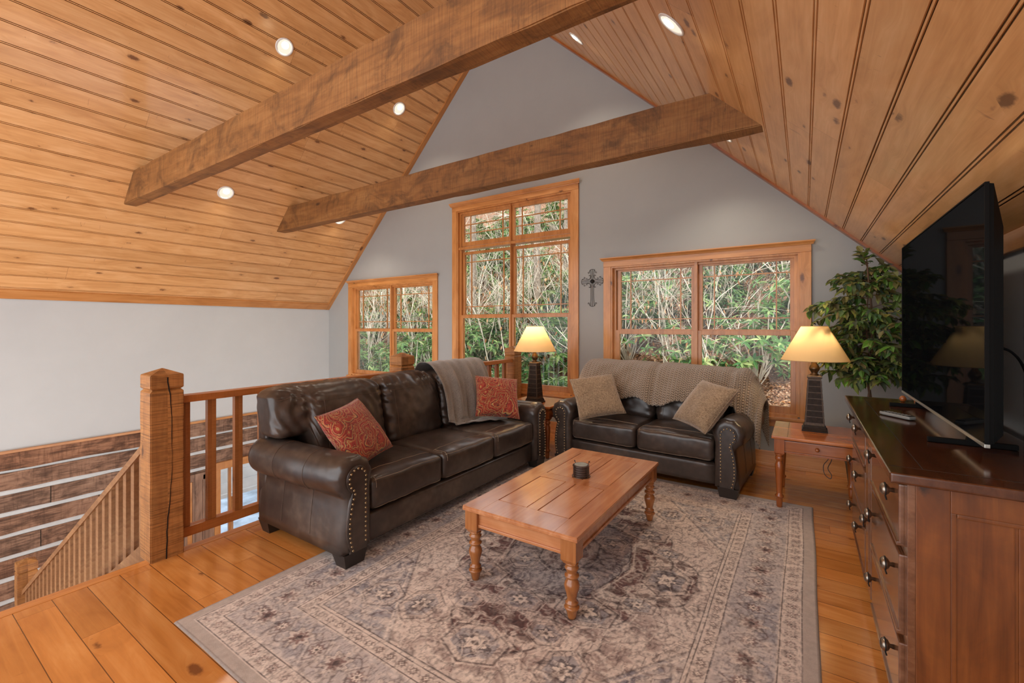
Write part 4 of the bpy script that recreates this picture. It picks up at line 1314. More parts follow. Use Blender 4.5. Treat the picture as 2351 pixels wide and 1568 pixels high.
# plaited plush throw over the loveseat back
LL = 1.87
prof2 = smoothpts([(0, 1.025, 0.60), (0, 1.02, 0.88), (0, 0.985, 1.00), (0, 0.90, 1.060), (0, 0.78, 1.072), (0, 0.665, 1.035), (0, 0.585, 0.95), (0, 0.53, 0.85), (0, 0.49, 0.75), (0, 0.465, 0.66)], 8)
pd2 = path_len(prof2)
def prof2_at(f):
    s = pd2[-1] * f
    for i in range(len(pd2) - 1):
        if pd2[i + 1] >= s:
            t = (s - pd2[i]) / (pd2[i + 1] - pd2[i]); return prof2[i].lerp(prof2[i + 1], t), (prof2[i + 1] - prof2[i]).normalized()
    return prof2[-1], (prof2[-1] - prof2[-2]).normalized()
def fn_b(a, b):
    # a along the back. side parts bend down over the ends of the cushions
    s = -0.03 + a * 2.16          # unrolled length
    xL, xR = 0.02, LL - 0.02
    bl = b
    # lower front edge dips at the centre split
    p, tg = prof2_at(min(1.0, bl * (0.985 + 0.03 * math.sin(a * 30))))
    n = Vector((0, tg.z, -tg.y))
    if n.z < 0 or (abs(n.z) < .3 and n.y > 0 and b > .5): n = -n
    if b < .25: n = Vector((0, 1, 0))
    over = 0.0; x = s
    q = Vector((x, p.y, p.z))
    if s < xL + 0.10:                       # left end rounds down
        d_ = (xL + 0.10 - s) / 0.13; q.z -= 0.10 * d_ * d_ * max(0, min(1, (q.z - 0.6) / .3)); q.x = s + 0.04 * d_
    if s > xR - 0.08:                       # right end falls down over the arm
        d_ = s - (xR - 0.08)
        ang = min(d_ / 0.10, 1.0) * 1.2
        drop = (d_ if d_ > 0.1 else d_ * d_ / 0.2 * 1.0)
        if d_ > 0.1: drop = 0.05 + (d_ - 0.1) * 0.93
        q.x = (xR - 0.08) + min(d_, 0.10) * 0.9 + max(0, d_ - 0.1) * 0.36
        q.z -= drop
        if b > .5: q.y -= 0.05 * min(1, d_ / .3)
    # centre gather between the two cushions
    g = math.exp(-((s - 0.935) / 0.035) ** 2)
    q += n * (-0.020 * g)
    folds = 0.009 * math.sin(s * 21 + 3 * b) * max(0, b - .45) * 2 + 0.012 * nz((s, b * 2, 0), 4, 2)
    diag = 0.010 * math.sin((s * 1.2 + b * 1.6) * 22) * math.exp(-((s - 0.45) / 0.22) ** 2) * max(0, b - .5) * 2
    folds += 0.016 * math.sin(s * 38 + b * 5) * max(0, min(1, (s - xR + 0.35) / 0.2)) * b
    q += n * (folds + diag + 0.022)
    q.z -= 0.035 * max(0, s - 0.9)
    if b > .5 and s < xR - 0.1: q.z += 0.05 * min(1, abs(s - 0.93) / 0.5) * (b - .5) * 2
    # scalloped hem
    if b > .97: q.z += 0.006 * math.sin(s * 150)
    return q
o = cloth('plush_throw', 'taupe plaited plush throw spread over the whole back of the loveseat', 'blanket', M['braid'], fn_b, 150, 70, 0.012, (2.16, pd2[-1]))
o.location = S2.location; o.rotation_euler = S2.rotation_euler

# ------------------------------------------------------------------ coffee table
def turned(prof, c, n=28):
    bm = B(); lathe(bm, prof, c, n); return bm
def coffee_table():
    x0, x1, y0, y1, H = -1.670, -0.935, 1.995, 3.465, 0.452
    cx, cy = (x0 + x1) / 2, (y0 + y1) / 2
    root = thing('coffee_table', 'honey pine coffee table with panelled top and turned legs on the rug', 'coffee table', (cx, cy, 0.011))
    H -= 0.011
    a, b = (x1 - x0) / 2, (y1 - y0) / 2
    # top: breadboard frame with inlaid panels and grooves between
    bm = B(); box(bm, -a, a, -b, b, H - 0.028, H - 0.006, 0.006, 3); top = finish('top', bm, M['tabley'], root)
    st = 0.13; g = 0.010
    bm = B()
    mx = 0.035
    for (xa, xb) in ((-a + st, -mx - 0.0), (mx, a - st)):
        for (ya, yb) in ((-b + st + 0.05, -0.045), (0.045, b - st + 0.02)):
            box(bm, xa + g / 2, xb - g / 2, ya + g / 2, yb - g / 2, H - 0.01, H - 0.0008, 0.0015, 1)
    finish('panel', bm, M['tablex2'], top)
    # frame members (slightly proud so the groove reads)
    bm = B()
    box(bm, -a + 0.002, -a + st, -b + 0.002, b - 0.002, H - 0.01, H, 0.0008, 1); box(bm, a - st, a - 0.002, -b + 0.002, b - 0.002, H - 0.01, H, 0.0008, 1)
    ys = [(-b + 0.002, -b + st + 0.05), (-0.045, 0.045), (b - st + 0.02, b - 0.002)]
    for ya, yb in ys: box(bm, -a + st, a - st, ya, yb, H - 0.01, H, 0.0008, 1)
    for ya, yb in ((-b + st + 0.05, -0.045), (0.045, b - st + 0.02)): box(bm, -mx, mx, ya, yb, H - 0.01, H, 0.0008, 1)
    finish('frame', bm, M['tabley'], top)
    # apron with lower bead
    bm = B(); i = 0.045; zt = H - 0.028
    for s in (-1, 1):
        box(bm, -a + i, a - i, s * (b - i) - 0.012, s * (b - i) + 0.012, zt - 0.085, zt, 0.002)
        box(bm, s * (a - i) - 0.012, s * (a - i) + 0.012, -b + i, b - i, zt - 0.085, zt, 0.002)
        box(bm, -a + i, a - i, s * (b - i) - 0.02, s * (b - i) + 0.02, zt - 0.090, zt - 0.072, 0.005)
        box(bm, s * (a - i) - 0.02, s * (a - i) + 0.02, -b + i, b - i, zt - 0.090, zt - 0.072, 0.005)
    finish('apron', bm, M['tablex'], root)
    k = H - 0.028
    prof = [(0.020, 0.0), (0.023, 0.010), (0.031, 0.042), (0.038, 0.052), (0.040, 0.058), (0.036, 0.064), (0.026, 0.068), (0.026, 0.074), (0.034, 0.078), (0.034, 0.084), (0.024, 0.090), (0.025, 0.105), (0.031, 0.130), (0.039, 0.158),
            (0.040, 0.172), (0.034, 0.190), (0.025, 0.202), (0.025, 0.207), (0.037, 0.213), (0.038, 0.219), (0.036, 0.224), (0.025, 0.230), (0.027, 0.240), (0.036, 0.256), (0.037, 0.262), (0.027, 0.270), (0.027, 0.274), (0.035, 0.279), (0.034, 0.286)]
    for sx in (-1, 1):
        for sy in (-1, 1):
            bm = B(); c = (sx * (a - 0.055), sy * (b - 0.055), 0)
            lathe(bm, prof, c, 28)
            q = finish('leg', bm, M['tableleg'], root, True)
            bm = B(); frustum_sq(bm, c, [(0.030, 0.284), (0.043, 0.305), (0.043, k)])
            finish('leg_block', bm, M['tableleg'], q)
M['tablex2'] = wood('coffee table panel', X_, Y_, Z_, (lin(158, 94, 56), lin(192, 128, 84), lin(214, 160, 116), lin(110, 62, 42)), None, knots=0.3, rough=0.2, coat=0.5, grain=0.7)
coffee_table()

# coasters in a wire caddy
CC = Vector((-1.30, 2.84, 0.452))
root = thing('coaster_caddy', 'black wire caddy holding a stack of round coasters on the coffee table', 'coaster holder', CC)
bm = B(); R = 0.062
tube(bm, [(R * math.cos(a), R * math.sin(a), 0.003) for a in [2 * PI * i / 32 for i in range(33)]], 0.0022, 6, False)
finish('ring', bm, M['wire'], root)
for ang in (math.radians(-25), math.radians(60), math.radians(155), math.radians(245)):
    bm = B(); c_, s_ = math.cos(ang), math.sin(ang)
    pts = smoothpts([(R * c_, R * s_, 0.003), (R * c_, R * s_, 0.06), ((R + .001) * c_, (R + .001) * s_, 0.085), ((R + .006) * c_, (R + .006) * s_, 0.094), ((R + .012) * c_, (R + .012) * s_, 0.090), ((R + .010) * c_, (R + .010) * s_, 0.082)], 5)
    tube(bm, pts, 0.0022, 6); finish('wire_prong', bm, M['wire'], root)
M['coaster'] = plain('dark wood coaster', lin(66, 50, 42), 0.45, var=0.3, vscale=40)
M['coastertop'] = plain('pale coaster face', lin(150, 158, 152), 0.3, var=0.2, vscale=40)
words = ['lowest', 'second from the bottom', 'middle', 'second from the top', 'topmost']
for i in range(5):
    z = CC.z + 0.0055 + 0.0155 * i
    root = thing('coaster', 'round dark coaster in the wire caddy, %s of the stack of five' % words[i], 'coaster', (CC.x, CC.y, z), 0, 'coasters stacked in the caddy')
    bm = B(); lathe(bm, [(0.052, 0), (0.056, 0.002), (0.056, 0.0125), (0.052, 0.0148), (0.046, 0.0148)], (0, 0, 0), 32)
    finish('rim', bm, M['coaster'], root, False)
    if i == 4:
        bm = B(); lathe(bm, [(0.0455, 0.0148), (0.0455, 0.0152)], (0, 0, 0), 32); tag(finish('face', bm, M['coastertop'], root), 'pale green grey coaster face')

# ------------------------------------------------------------------ end tables
def end_table(label, x0, x1, y0, y1, H, drawer=True):
    cx, cy = (x0 + x1) / 2, (y0 + y1) / 2
    root = thing('end_table', label, 'table', (cx, cy, 0))
    a, b = (x1 - x0) / 2, (y1 - y0) / 2
    bm = B(); box(bm, -a, a, -b, b, H - 0.024, H, 0.007, 3)
    finish('top', bm, M['endtop'], root)
    bm = B(); box(bm, -a + 0.11, -a + 0.1125, -b + 0.02, b - 0.02, H, H + 0.0006); finish('board_joint', bm, M['crack'], root)
    i = 0.04; zt = H - 0.024
    bm = B()
    box(bm, -a + i, a - i, b - i - 0.02, b - i, zt - 0.115, zt); box(bm, -a + i, -a + i + 0.02, -b + i, b - i, zt - 0.115, zt); box(bm, a - i - 0.02, a - i, -b + i, b - i, zt - 0.115, zt)
    box(bm, -a + i + 0.04, a - i - 0.04, -b + i, -b + i + 0.02, zt - 0.115, zt - 0.1, 0.002); box(bm, -a + i + 0.04, a - i - 0.04, -b + i, -b + i + 0.02, zt - 0.012, zt, 0.002)
    finish('apron', bm, M['endleg'], root)
    if drawer:
        bm = B(); box(bm, -a + 0.085, a - 0.085, -b + i - 0.004, -b + i + 0.015, zt - 0.098, zt - 0.014, 0.004)
        dr = finish('drawer', bm, M['endtop2'], root)
        bm = B(); rings = []
        for r_, y_ in ((0.006, 0.0), (0.006, -0.008), (0.013, -0.012), (0.015, -0.018), (0.011, -0.024), (0.004, -0.026)):
            rings.append([(r_ * math.cos(2 * PI * k / 20), -b + i - 0.004 + y_, zt - 0.056 + r_ * math.sin(2 * PI * k / 20)) for k in range(20)])
        loft(bm, rings); finish('knob', bm, M['endleg'], dr, True)
    prof = [(0.018, 0), (0.022, 0.02), (0.023, 0.065), (0.021, 0.075), (0.031, 0.085), (0.032, 0.095), (0.022, 0.105), (0.021, 0.12), (0.026, 0.20), (0.031, 0.29), (0.031, 0.33), (0.024, 0.350), (0.021, 0.356),
            (0.030, 0.368), (0.031, 0.385), (0.024, 0.396), (0.033, 0.404), (0.033, 0.410)]
    for sx in (-1, 1):
        for sy in (-1, 1):
            c = (sx * (a - 0.055), sy * (b - 0.055), 0)
            bm = B(); lathe(bm, [(r_, z_ * (zt - 0.13) / 0.41) for r_, z_ in prof], c, 26)
            q = finish('leg', bm, M['endleg'], root, True)
            bm = B(); frustum_sq(bm, c, [(0.026, zt - 0.132), (0.036, zt - 0.118), (0.036, zt)]); finish('leg_block', bm, M['endleg'], q)
    return root
M['endtop2'] = wood('end table drawer', Z_, X_, Y_, (lin(126, 64, 26), lin(160, 88, 40), lin(184, 112, 58), lin(80, 38, 16)), None, knots=0.5, rough=0.25, coat=0.5)
end_table('honey pine end table with one drawer between the loveseat and the dark cabinet', -0.225, 0.40, 4.21, 4.90, 0.60)
end_table('pine corner table mostly hidden between the sofa and the loveseat', -2.98, -2.36, 4.32, 4.92, 0.60, False)

# ------------------------------------------------------------------ lamps
def lamp(label, x, y, z):
    root = thing('table_lamp', label, 'lamp', (x, y, z))
    bm = B()
    frustum_sq(bm, (0, 0, 0), [(0.092, 0), (0.092, 0.014), (0.086, 0.017), (0.083, 0.020), (0.083, 0.032), (0.078, 0.036), (0.076, 0.050), (0.072, 0.053)])
    finish('foot', bm, M['lampbase'], root)
    bm = B(); frustum_sq(bm, (0, 0, 0), [(0.070, 0.053), (0.047, 0.45), (0.054, 0.455), (0.054, 0.468), (0.046, 0.474), (0.04, 0.478)])
    col = finish('column', bm, M['lampcol'], root)
    # raised plank-like panels on each face
    bm = B()
    for q in range(4):
        rot = q * PI / 2
        for k in range(7):
            z0 = 0.075 + k * 0.052; z1 = z0 + 0.047
            def hw(z): return 0.070 - 0.023 * (z - 0.053) / 0.397
            w0, w1 = hw(z0) - 0.007, hw(z1) - 0.007
            d0, d1 = hw(z0) + 0.0022, hw(z1) + 0.0022
            ring0 = [(-w0, -d0 + 0.004, z0), (w0, -d0 + 0.004, z0), (w1, -d1 + 0.004, z1), (-w1, -d1 + 0.004, z1)]
            ring1 = [(-w0 + .002, -d0, z0 + .002), (w0 - .002, -d0, z0 + .002), (w1 - .002, -d1, z1 - .002), (-w1 + .002, -d1, z1 - .002)]
            tf = lambda p: (p[0] * math.cos(rot) - p[1] * math.sin(rot), p[0] * math.sin(rot) + p[1] * math.cos(rot), p[2])
            loft(bm, [[tf(p) for p in ring0], [tf(p) for p in ring1]])
    finish('panels', bm, M['lampbase'], col)
    bm = B(); lathe(bm, [(0.030, 0.478), (0.032, 0.486), (0.022, 0.492), (0.026, 0.505), (0.038, 0.525), (0.040, 0.540), (0.032, 0.560), (0.020, 0.578), (0.015, 0.60), (0.013, 0.66), (0.013, 0.68)], (0, 0, 0), 28)
    finish('neck', bm, M['lampgold'], root, True)
    bm = B(); N = 48
    z0, z1, r0, r1 = 0.607, 0.900, 0.250, 0.097
    rings = []
    for (r_, z_) in ((r0, z0), (r1, z1), (r1 - 0.002, z1), (r0 - 0.003, z0)):
        rings.append([(r_ * math.cos(2 * PI * k / N), r_ * math.sin(2 * PI * k / N), z_) for k in range(N)])
    vr = loft(bm, rings[:2], False, False)
    sh = finish('lamp_shade', bm, M['shade'], root, True)
    bm = B()
    for r_, z_ in ((r0, z0), (r1, z1)):
        tube(bm, [(r_ * math.cos(2 * PI * k / N), r_ * math.sin(2 * PI * k / N), z_) for k in range(N + 1)], 0.0028, 6, False)
    finish('shade_rim', bm, plain('shade binding', lin(196, 160, 110), 0.7), sh)
    bm = B(); lathe(bm, [(0.004, 0.895), (0.004, 0.908), (0.010, 0.913), (0.010, 0.922), (0.003, 0.928)], (0, 0, 0), 12)
    for q in range(3): tube(bm, [(0, 0, 0.896), (r1 * math.cos(q * 2 * PI / 3), r1 * math.sin(q * 2 * PI / 3), 0.896)], 0.0018, 5)
    tube(bm, [(0, 0, 0.896), (0.05, 0, 0.85), (0.05, 0, 0.74), (0, 0, 0.68)], 0.0018, 5)
    finish('finial', bm, M['iron'], root)
    bm = B(); lathe(bm, [(0.012, 0.68), (0.016, 0.70), (0.029, 0.74), (0.03, 0.76), (0.02, 0.785), (0.004, 0.795)], (0, 0, 0), 16)
    finish('bulb', bm, M['bulb'], root, True)
    l = bpy.data.lights.new('lamp_bulb', 'POINT'); l.energy = LAMP_W; l.color = (1.0, 0.78, 0.50); l.shadow_soft_size = 0.035
    lo = bpy.data.objects.new('lamp_light', l); link(lo); lo.parent = root; lo.location = (0, 0, 0.83)
    return root
LAMP_W = 8.0
lamp('lit table lamp with cream shade in the corner between sofa and loveseat', -2.66, 4.51, 0.60)
lamp('lit table lamp with wide cream shade on the drawer end table beside the cabinet', 0.075, 4.63, 0.60)
bm = B()
tube(bm, smoothpts([(0.13, 4.80, 0.46), (0.16, 4.80, 0.40), (0.18, 4.80, 0.33), (0.145, 4.78, 0.27), (0.15, 4.76, 0.20), (0.19, 4.74, 0.17), (0.20, 4.75, 0.20), (0.175, 4.77, 0.25), (0.20, 4.80, 0.31), (0.215, 4.84, 0.38), (0.25, 4.90, 0.44)], 8), 0.0032, 6)
o = finish('lamp_cord', bm, M['cord'], None, True); tag(o, 'thin looped lamp cord hanging under the drawer end table', 'cord')

# ------------------------------------------------------------------ cabinet
def cabinet():
    x0, x1, y0, y1, H = 0.300, 0.80, 2.02, 3.95, 1.0
    root = thing('sideboard', 'long dark stained wooden sideboard under the television, close on the right', 'sideboard', ((x0 + x1) / 2, (y0 + y1) / 2, 0))
    a, b = (x1 - x0) / 2, (y1 - y0) / 2
    # top (two boards + breadboard ends)
    bm = B()
    tx0 = -a - 0.055
    box(bm, tx0, a, -b - 0.045, b + 0.05, H - 0.036, H, 0.008, 3)
    top = finish('top', bm, M['cabtop'], root)
    bm = B()
    box(bm, tx0 + 0.10, tx0 + 0.1025, -b + 0.055, b - 0.05, H - 0.0002, H + 0.0007); box(bm, tx0 + 0.01, a, -b + 0.052, -b + 0.0545, H - 0.0002, H + 0.0007); box(bm, tx0 + 0.01, a, b - 0.052, b - 0.0495, H - 0.0002, H + 0.0007)
    finish('board_joints', bm, M['crack'], top)
    # carcass
    bm = B(); box(bm, -a + 0.018, a, -b + 0.014, b - 0.014, 0.075, H - 0.036); finish('carcass', bm, M['cabside'], root)
    # side frame-and-panel (near side)
    for s in (-1, 1):
        bm = B(); yo = s * b; yi = s * (b - 0.016)
        ya, yb = min(yo, yi), max(yo, yi)
        box(bm, -a + 0.018, -a + 0.105, ya, yb, 0.0, H - 0.036, 0.003); box(bm, a - 0.09, a, ya, yb, 0.0, H - 0.036, 0.003)
        box(bm, -a + 0.105, a - 0.09, ya, yb, H - 0.12, H - 0.036, 0.003); box(bm, -a + 0.105, a - 0.09, ya, yb, 0.08, 0.2, 0.003)
        side = finish('side_frame', bm, M['cabside'], root)
        bm = B(); m = 0.018
        w = (2 * a - 0.195) / 2
        ym = s * (b - 0.010)
        for k in range(2):
            xa = -a + 0.105 + k * w
            box(bm, xa + 0.004, xa + w - 0.004, min(s * (b - 0.014), ym), max(s * (b - 0.014), ym) + 0.001, 0.2, H - 0.12, 0.003)
        box(bm, -a + 0.105, -a + 0.120, ya - 0.0 + (0.004 if s < 0 else -0.004), yb, 0.2, H - 0.12, 0.004)
        box(bm, -a + 0.121, a - 0.09, ya + (0.004 if s < 0 else -0.004), yb, H - 0.135, H - 0.1205, 0.004)
        finish('side_panel', bm, M['cabside'], side)
    # front frame
    bm = B()
    yn0, yn1, yf0, yf1 = -b + 0.055, -b + 0.82, b - 0.82, b - 0.055
    xo, xi = -a - 0.003, -a + 0.018
    for (p, q) in ((-b, yn0), (yn1, yn1 + 0.04), (yf0 - 0.04, yf0), (yf1, b)): box(bm, xo, xi, p, q, 0.0 if (p == -b or q == b) else 0.06, H - 0.036, 0.002)
    for (p, q) in ((0.06, 0.10), (0.375, 0.40), (0.69, 0.715), (H - 0.06, H - 0.036)): box(bm, xo + 0.001, xi, -b + 0.054, b - 0.054, p, q, 0.002)
    finish('face_frame', bm, M['cabfront'], root)
    def knob(parent, y, z):
        bm = B(); rings = []
        for r_, d_ in ((0.009, 0.0), (0.007, 0.012), (0.018, 0.018), (0.023, 0.026), (0.022, 0.034), (0.014, 0.041), (0.003, 0.043)):
            rings.append([(-a - 0.018 - d_, y + r_ * math.cos(2 * PI * k / 20), z + r_ * math.sin(2 * PI * k / 20)) for k in range(20)])
        loft(bm, rings); finish('knob', bm, M['bronze'], parent, True)
        bm = B(); tube(bm, [(-a - 0.018 - 0.027, y + 0.024 * math.cos(t_), z + 0.024 * math.sin(t_)) for t_ in [2 * PI * k / 18 for k in range(19)]], 0.0022, 6, False)
        tube(bm, [(-a - 0.045, y, z - 0.022), (-a - 0.040, y, z - 0.040)], 0.003, 6)
        finish('knob_ring', bm, M['iron'], parent, True)
    for (p, q) in ((yn0, yn1), (yf0, yf1)):
        for (z0, z1) in ((0.105, 0.370), (0.405, 0.685), (0.720, H - 0.065)):
            bm = B(); box(bm, -a - 0.018, -a + 0.02, p + 0.004, q - 0.004, z0, z1, 0.006, 2)
            # bottom lip moulding
            box(bm, -a - 0.024, -a + 0.0, p + 0.004, q - 0.004, z0 - 0.004, z0 + 0.010, 0.003)
            d = finish('drawer', bm, M['cabfront'], root)
            zc = (z0 + z1) / 2 + (0.03 if z0 > .7 else 0.06)
            if z0 > 0.7: zc = 0.885
            ks = (2.17 - (y0 + y1) / 2, 2.70 - (y0 + y1) / 2) if p == yn0 else (3.36 - (y0 + y1) / 2, 3.75 - (y0 + y1) / 2)
            for ky in ks: knob(d, ky, zc)
    bm = B(); p, q = yn1 + 0.044, yf0 - 0.044
    box(bm, -a - 0.018, -a + 0.02, p, q, 0.105, 0.93, 0.005); dd = finish('door', bm, M['cabfront'], root)
    bm = B(); box(bm, -a - 0.021, -a - 0.015, p + 0.05, q - 0.05, 0.17, 0.87, 0.004); finish('door_panel', bm, M['cabfront'], dd)
    knob(dd, p + 0.03, 0.5)
cabinet()

# ------------------------------------------------------------------ television
def tv():
    X = 0.567; y0, y1, z0, z1 = 2.36, 4.03, 1.058, 2.035
    root = thing('television', 'large flat black television standing on the dark sideboard', 'television', (X + 0.03, (y0 + y1) / 2, 1.0))
    ox, oy, oz = X + 0.03, (y0 + y1) / 2, 1.0
    h = (y1 - y0) / 2
    bm = B(); box(bm, -0.03, -0.022, -h, h, z0 - oz, z1 - oz, 0.002); finish('screen', bm, M['screen'], root)
    bm = B()
    box(bm, -0.033, -0.020, -h - 0.006, -h, z0 - oz, z1 - oz, 0.001); box(bm, -0.033, -0.020, h, h + 0.006, z0 - oz, z1 - oz, 0.001); box(bm, -0.033, -0.020, -h - 0.006, h + 0.006, z1 - oz, z1 - oz + 0.006, 0.001)
    finish('bezel', bm, M['blackplastic'], root)
    bm = B(); box(bm, -0.034, -0.018, -h - 0.006, h + 0.006, z0 - oz - 0.014, z0 - oz, 0.002); tag(finish('bottom_bezel', bm, M['silver'], root), 'thin silvery strip along the bottom edge')
    bm = B()
    rings = [[(-0.022, sy * (h + 0.004), zz) for sy, zz in ((-1, z0 - oz), (1, z0 - oz), (1, z1 - oz), (-1, z1 - oz))],
             [(-0.008, sy * (h + 0.002), zz) for sy, zz in ((-1, z0 - oz + .005), (1, z0 - oz + .005), (1, z1 - oz - .003), (-1, z1 - oz - .003))],
             [(0.030, sy * (h - 0.05), zz) for sy, zz in ((-1, z0 - oz + .03), (1, z0 - oz + .03), (1, z1 - oz - .16), (-1, z1 - oz - .16))]]
    loft(bm, rings); finish('back_housing', bm, M['blackplastic'], root)
    for yy in (2.60, 3.62):
        bm = B(); box(bm, -0.15, 0.12, yy - oy - 0.012, yy - oy + 0.012, 0.001, 0.022, 0.004)
        rings = [[(-0.03, yy - oy - 0.01, 0.02), (0.02, yy - oy - 0.01, 0.02), (0.02, yy - oy + 0.01, 0.02), (-0.03, yy - oy + 0.01, 0.02)],
                 [(-0.02, yy - oy - 0.008, 0.075), (0.01, yy - oy - 0.008, 0.075), (0.01, yy - oy + 0.008, 0.075), (-0.02, yy - oy + 0.008, 0.075)]]
        loft(bm, rings); finish('foot', bm, M['blackplastic'], root)
tv()
# cable drooping down the wall behind the television
bm = B()
tube(bm, smoothpts([(0.63, 2.62, 1.42), (0.70, 2.63, 1.40), (0.76, 2.70, 1.33), (0.79, 2.72, 1.20), (0.80, 2.69, 1.10), (0.82, 2.66, 1.04), (0.80, 2.60, 1.004)], 8), 0.005, 8)
o = finish('tv_cable', bm, M['blackplastic'], None, True); tag(o, 'black cable hanging down the wall behind the television', 'cable')

# remote control
root = thing('remote_control', 'slim dark remote control lying on the sideboard in front of the television', 'remote control', (0.425, 3.18, 1.0015), math.radians(38))
bm = B(); rbox(bm, (0, 0, 0.011), (0.022, 0.088, 0.0095), 0.007, 6); finish('body', bm, M['greyplastic'], root, True)
bm = B(); box(bm, -0.019, 0.019, -0.083, 0.083, 0.0195, 0.0212, 0.0005); fp = finish('face_plate', bm, M['blackplastic'], root)
bm = B(); box(bm, -0.0045, 0.0045, -0.0045, 0.0045, 0.0205, 0.0228, 0.001); pb = finish('button', bm, M['greyplastic'], root); first = True
for i in range(7):
    for j in range(3):
        if first: pb.location = (-0.012, -0.06, 0); first = False
        else:
            c = pb.copy(); link(c); c.parent = root; c.location = (-0.012 + 0.012 * j, -0.06 + 0.02 * i, 0)

# small turned wooden knobs at the far end of the cabinet top
for k, (xx, yy, lb) in enumerate(((0.545, 3.86, 'small round wooden bead ornament on the sideboard below the television corner, left of the pair'), (0.60, 3.74, 'small round wooden bead ornament on the sideboard below the television corner, right of the pair'))):
    bm = B(); lathe(bm, [(0.008, 0), (0.014, 0.004), (0.019, 0.016), (0.019, 0.024), (0.012, 0.036), (0.006, 0.040)], (0, 0, 0), 20)
    o = finish('wooden_bead', bm, M['endleg'], None, True); o.location = (xx, yy, 1.001); tag(o, lb, 'ornament')

# ------------------------------------------------------------------ wrought iron cross
def cross():
    root_y = GY - 0.012
    bm = B(); cx, cz = -2.352, 2.098
    def T(pts, r=0.0024): tube(bm, [(cx + p[0], root_y, cz + p[1]) for p in smooth2(pts)], r, 6)
    def smooth2(p): return [(v.x, v.y) for v in smoothpts([(a, b, 0) for a, b in p], 5)]
    arms = [((0, 1), 0.160), ((0, -1), 0.335), ((1, 0), 0.155), ((-1, 0), 0.155)]
    for (dx, dz), Ln in arms:
        px, pz = -dz, dx
        def L(a, s): return (dx * a + px * s, dz * a + pz * s)
        tube(bm, [(cx + L(0.0, 0)[0], root_y, cz + L(0.0, 0)[1]), (cx + L(Ln, 0)[0], root_y, cz + L(Ln, 0)[1])], 0.0026, 6)
        w = 0.024
        for s in (-1, 1):
            T([L(0.03, s * w * .8), L(Ln * 0.6, s * w * 0.8), L(Ln * 0.85, s * w * 1.0), L(Ln * 0.98, s * w * 1.25)])
            # end cap arc with curled tips
            T([L(Ln, 0), L(Ln - 0.004, s * 0.022), L(Ln - 0.020, s * 0.038), L(Ln - 0.042, s * 0.042), L(Ln - 0.052, s * 0.054), L(Ln - 0.040, s * 0.060), L(Ln - 0.034, s * 0.052)])
            # inner curls
            T([L(0.035, s * 0.036), L(0.055, s * 0.026), L(0.075, s * 0.026), L(0.084, s * 0.036), L(0.078, s * 0.045), L(0.070, s * 0.040)])
    lathe_pts = []
    rings = []
    for r_, d_ in ((0.004, -0.016), (0.018, -0.013), (0.026, -0.006), (0.027, 0.004)):
        rings.append([(cx + r_ * math.cos(2 * PI * k / 16) * (1 + .1 * (k % 2)), root_y + d_, cz + r_ * math.sin(2 * PI * k / 16) * (1 + .1 * (k % 2))) for k in range(16)])
    loft(bm, rings)
    o = finish('wall_cross', bm, M['iron'], None, True); tag(o, 'black wrought iron cross hanging on the grey wall between two windows', 'cross')
cross()

# ------------------------------------------------------------------ foliage helpers
def leaf(bm, p, d, n, L, Wd, fold=0.2):
    """pointed oval leaf from p along d with normal n"""
    d = d.normalized(); n = (n - d * n.dot(d))
    if n.length < 1e-4: n = Vector((0, 0, 1)).cross(d)
    n.normalize(); s = d.cross(n)
    a = bm.verts.new(p); e = bm.verts.new(p + d * L - n * L * 0.12)
    m1 = bm.verts.new(p + d * L * 0.35 + n * Wd * fold * -0.3); m2 = bm.verts.new(p + d * L * 0.72 - n * L * 0.04)
    l1 = bm.verts.new(p + d * L * 0.32 + s * Wd / 2 + n * Wd * fold); l2 = bm.verts.new(p + d * L * 0.68 + s * Wd * 0.38 + n * Wd * fold * .6)
    r1 = bm.verts.new(p + d * L * 0.32 - s * Wd / 2 + n * Wd * fold); r2 = bm.verts.new(p + d * L * 0.68 - s * Wd * 0.38 + n * Wd * fold * .6)
    for f in ((a, m1, l1), (a, r1, m1), (l1, m1, m2, l2), (m1, r1, r2, m2), (l2, m2, e), (m2, r2, e)): bm.faces.new(f)

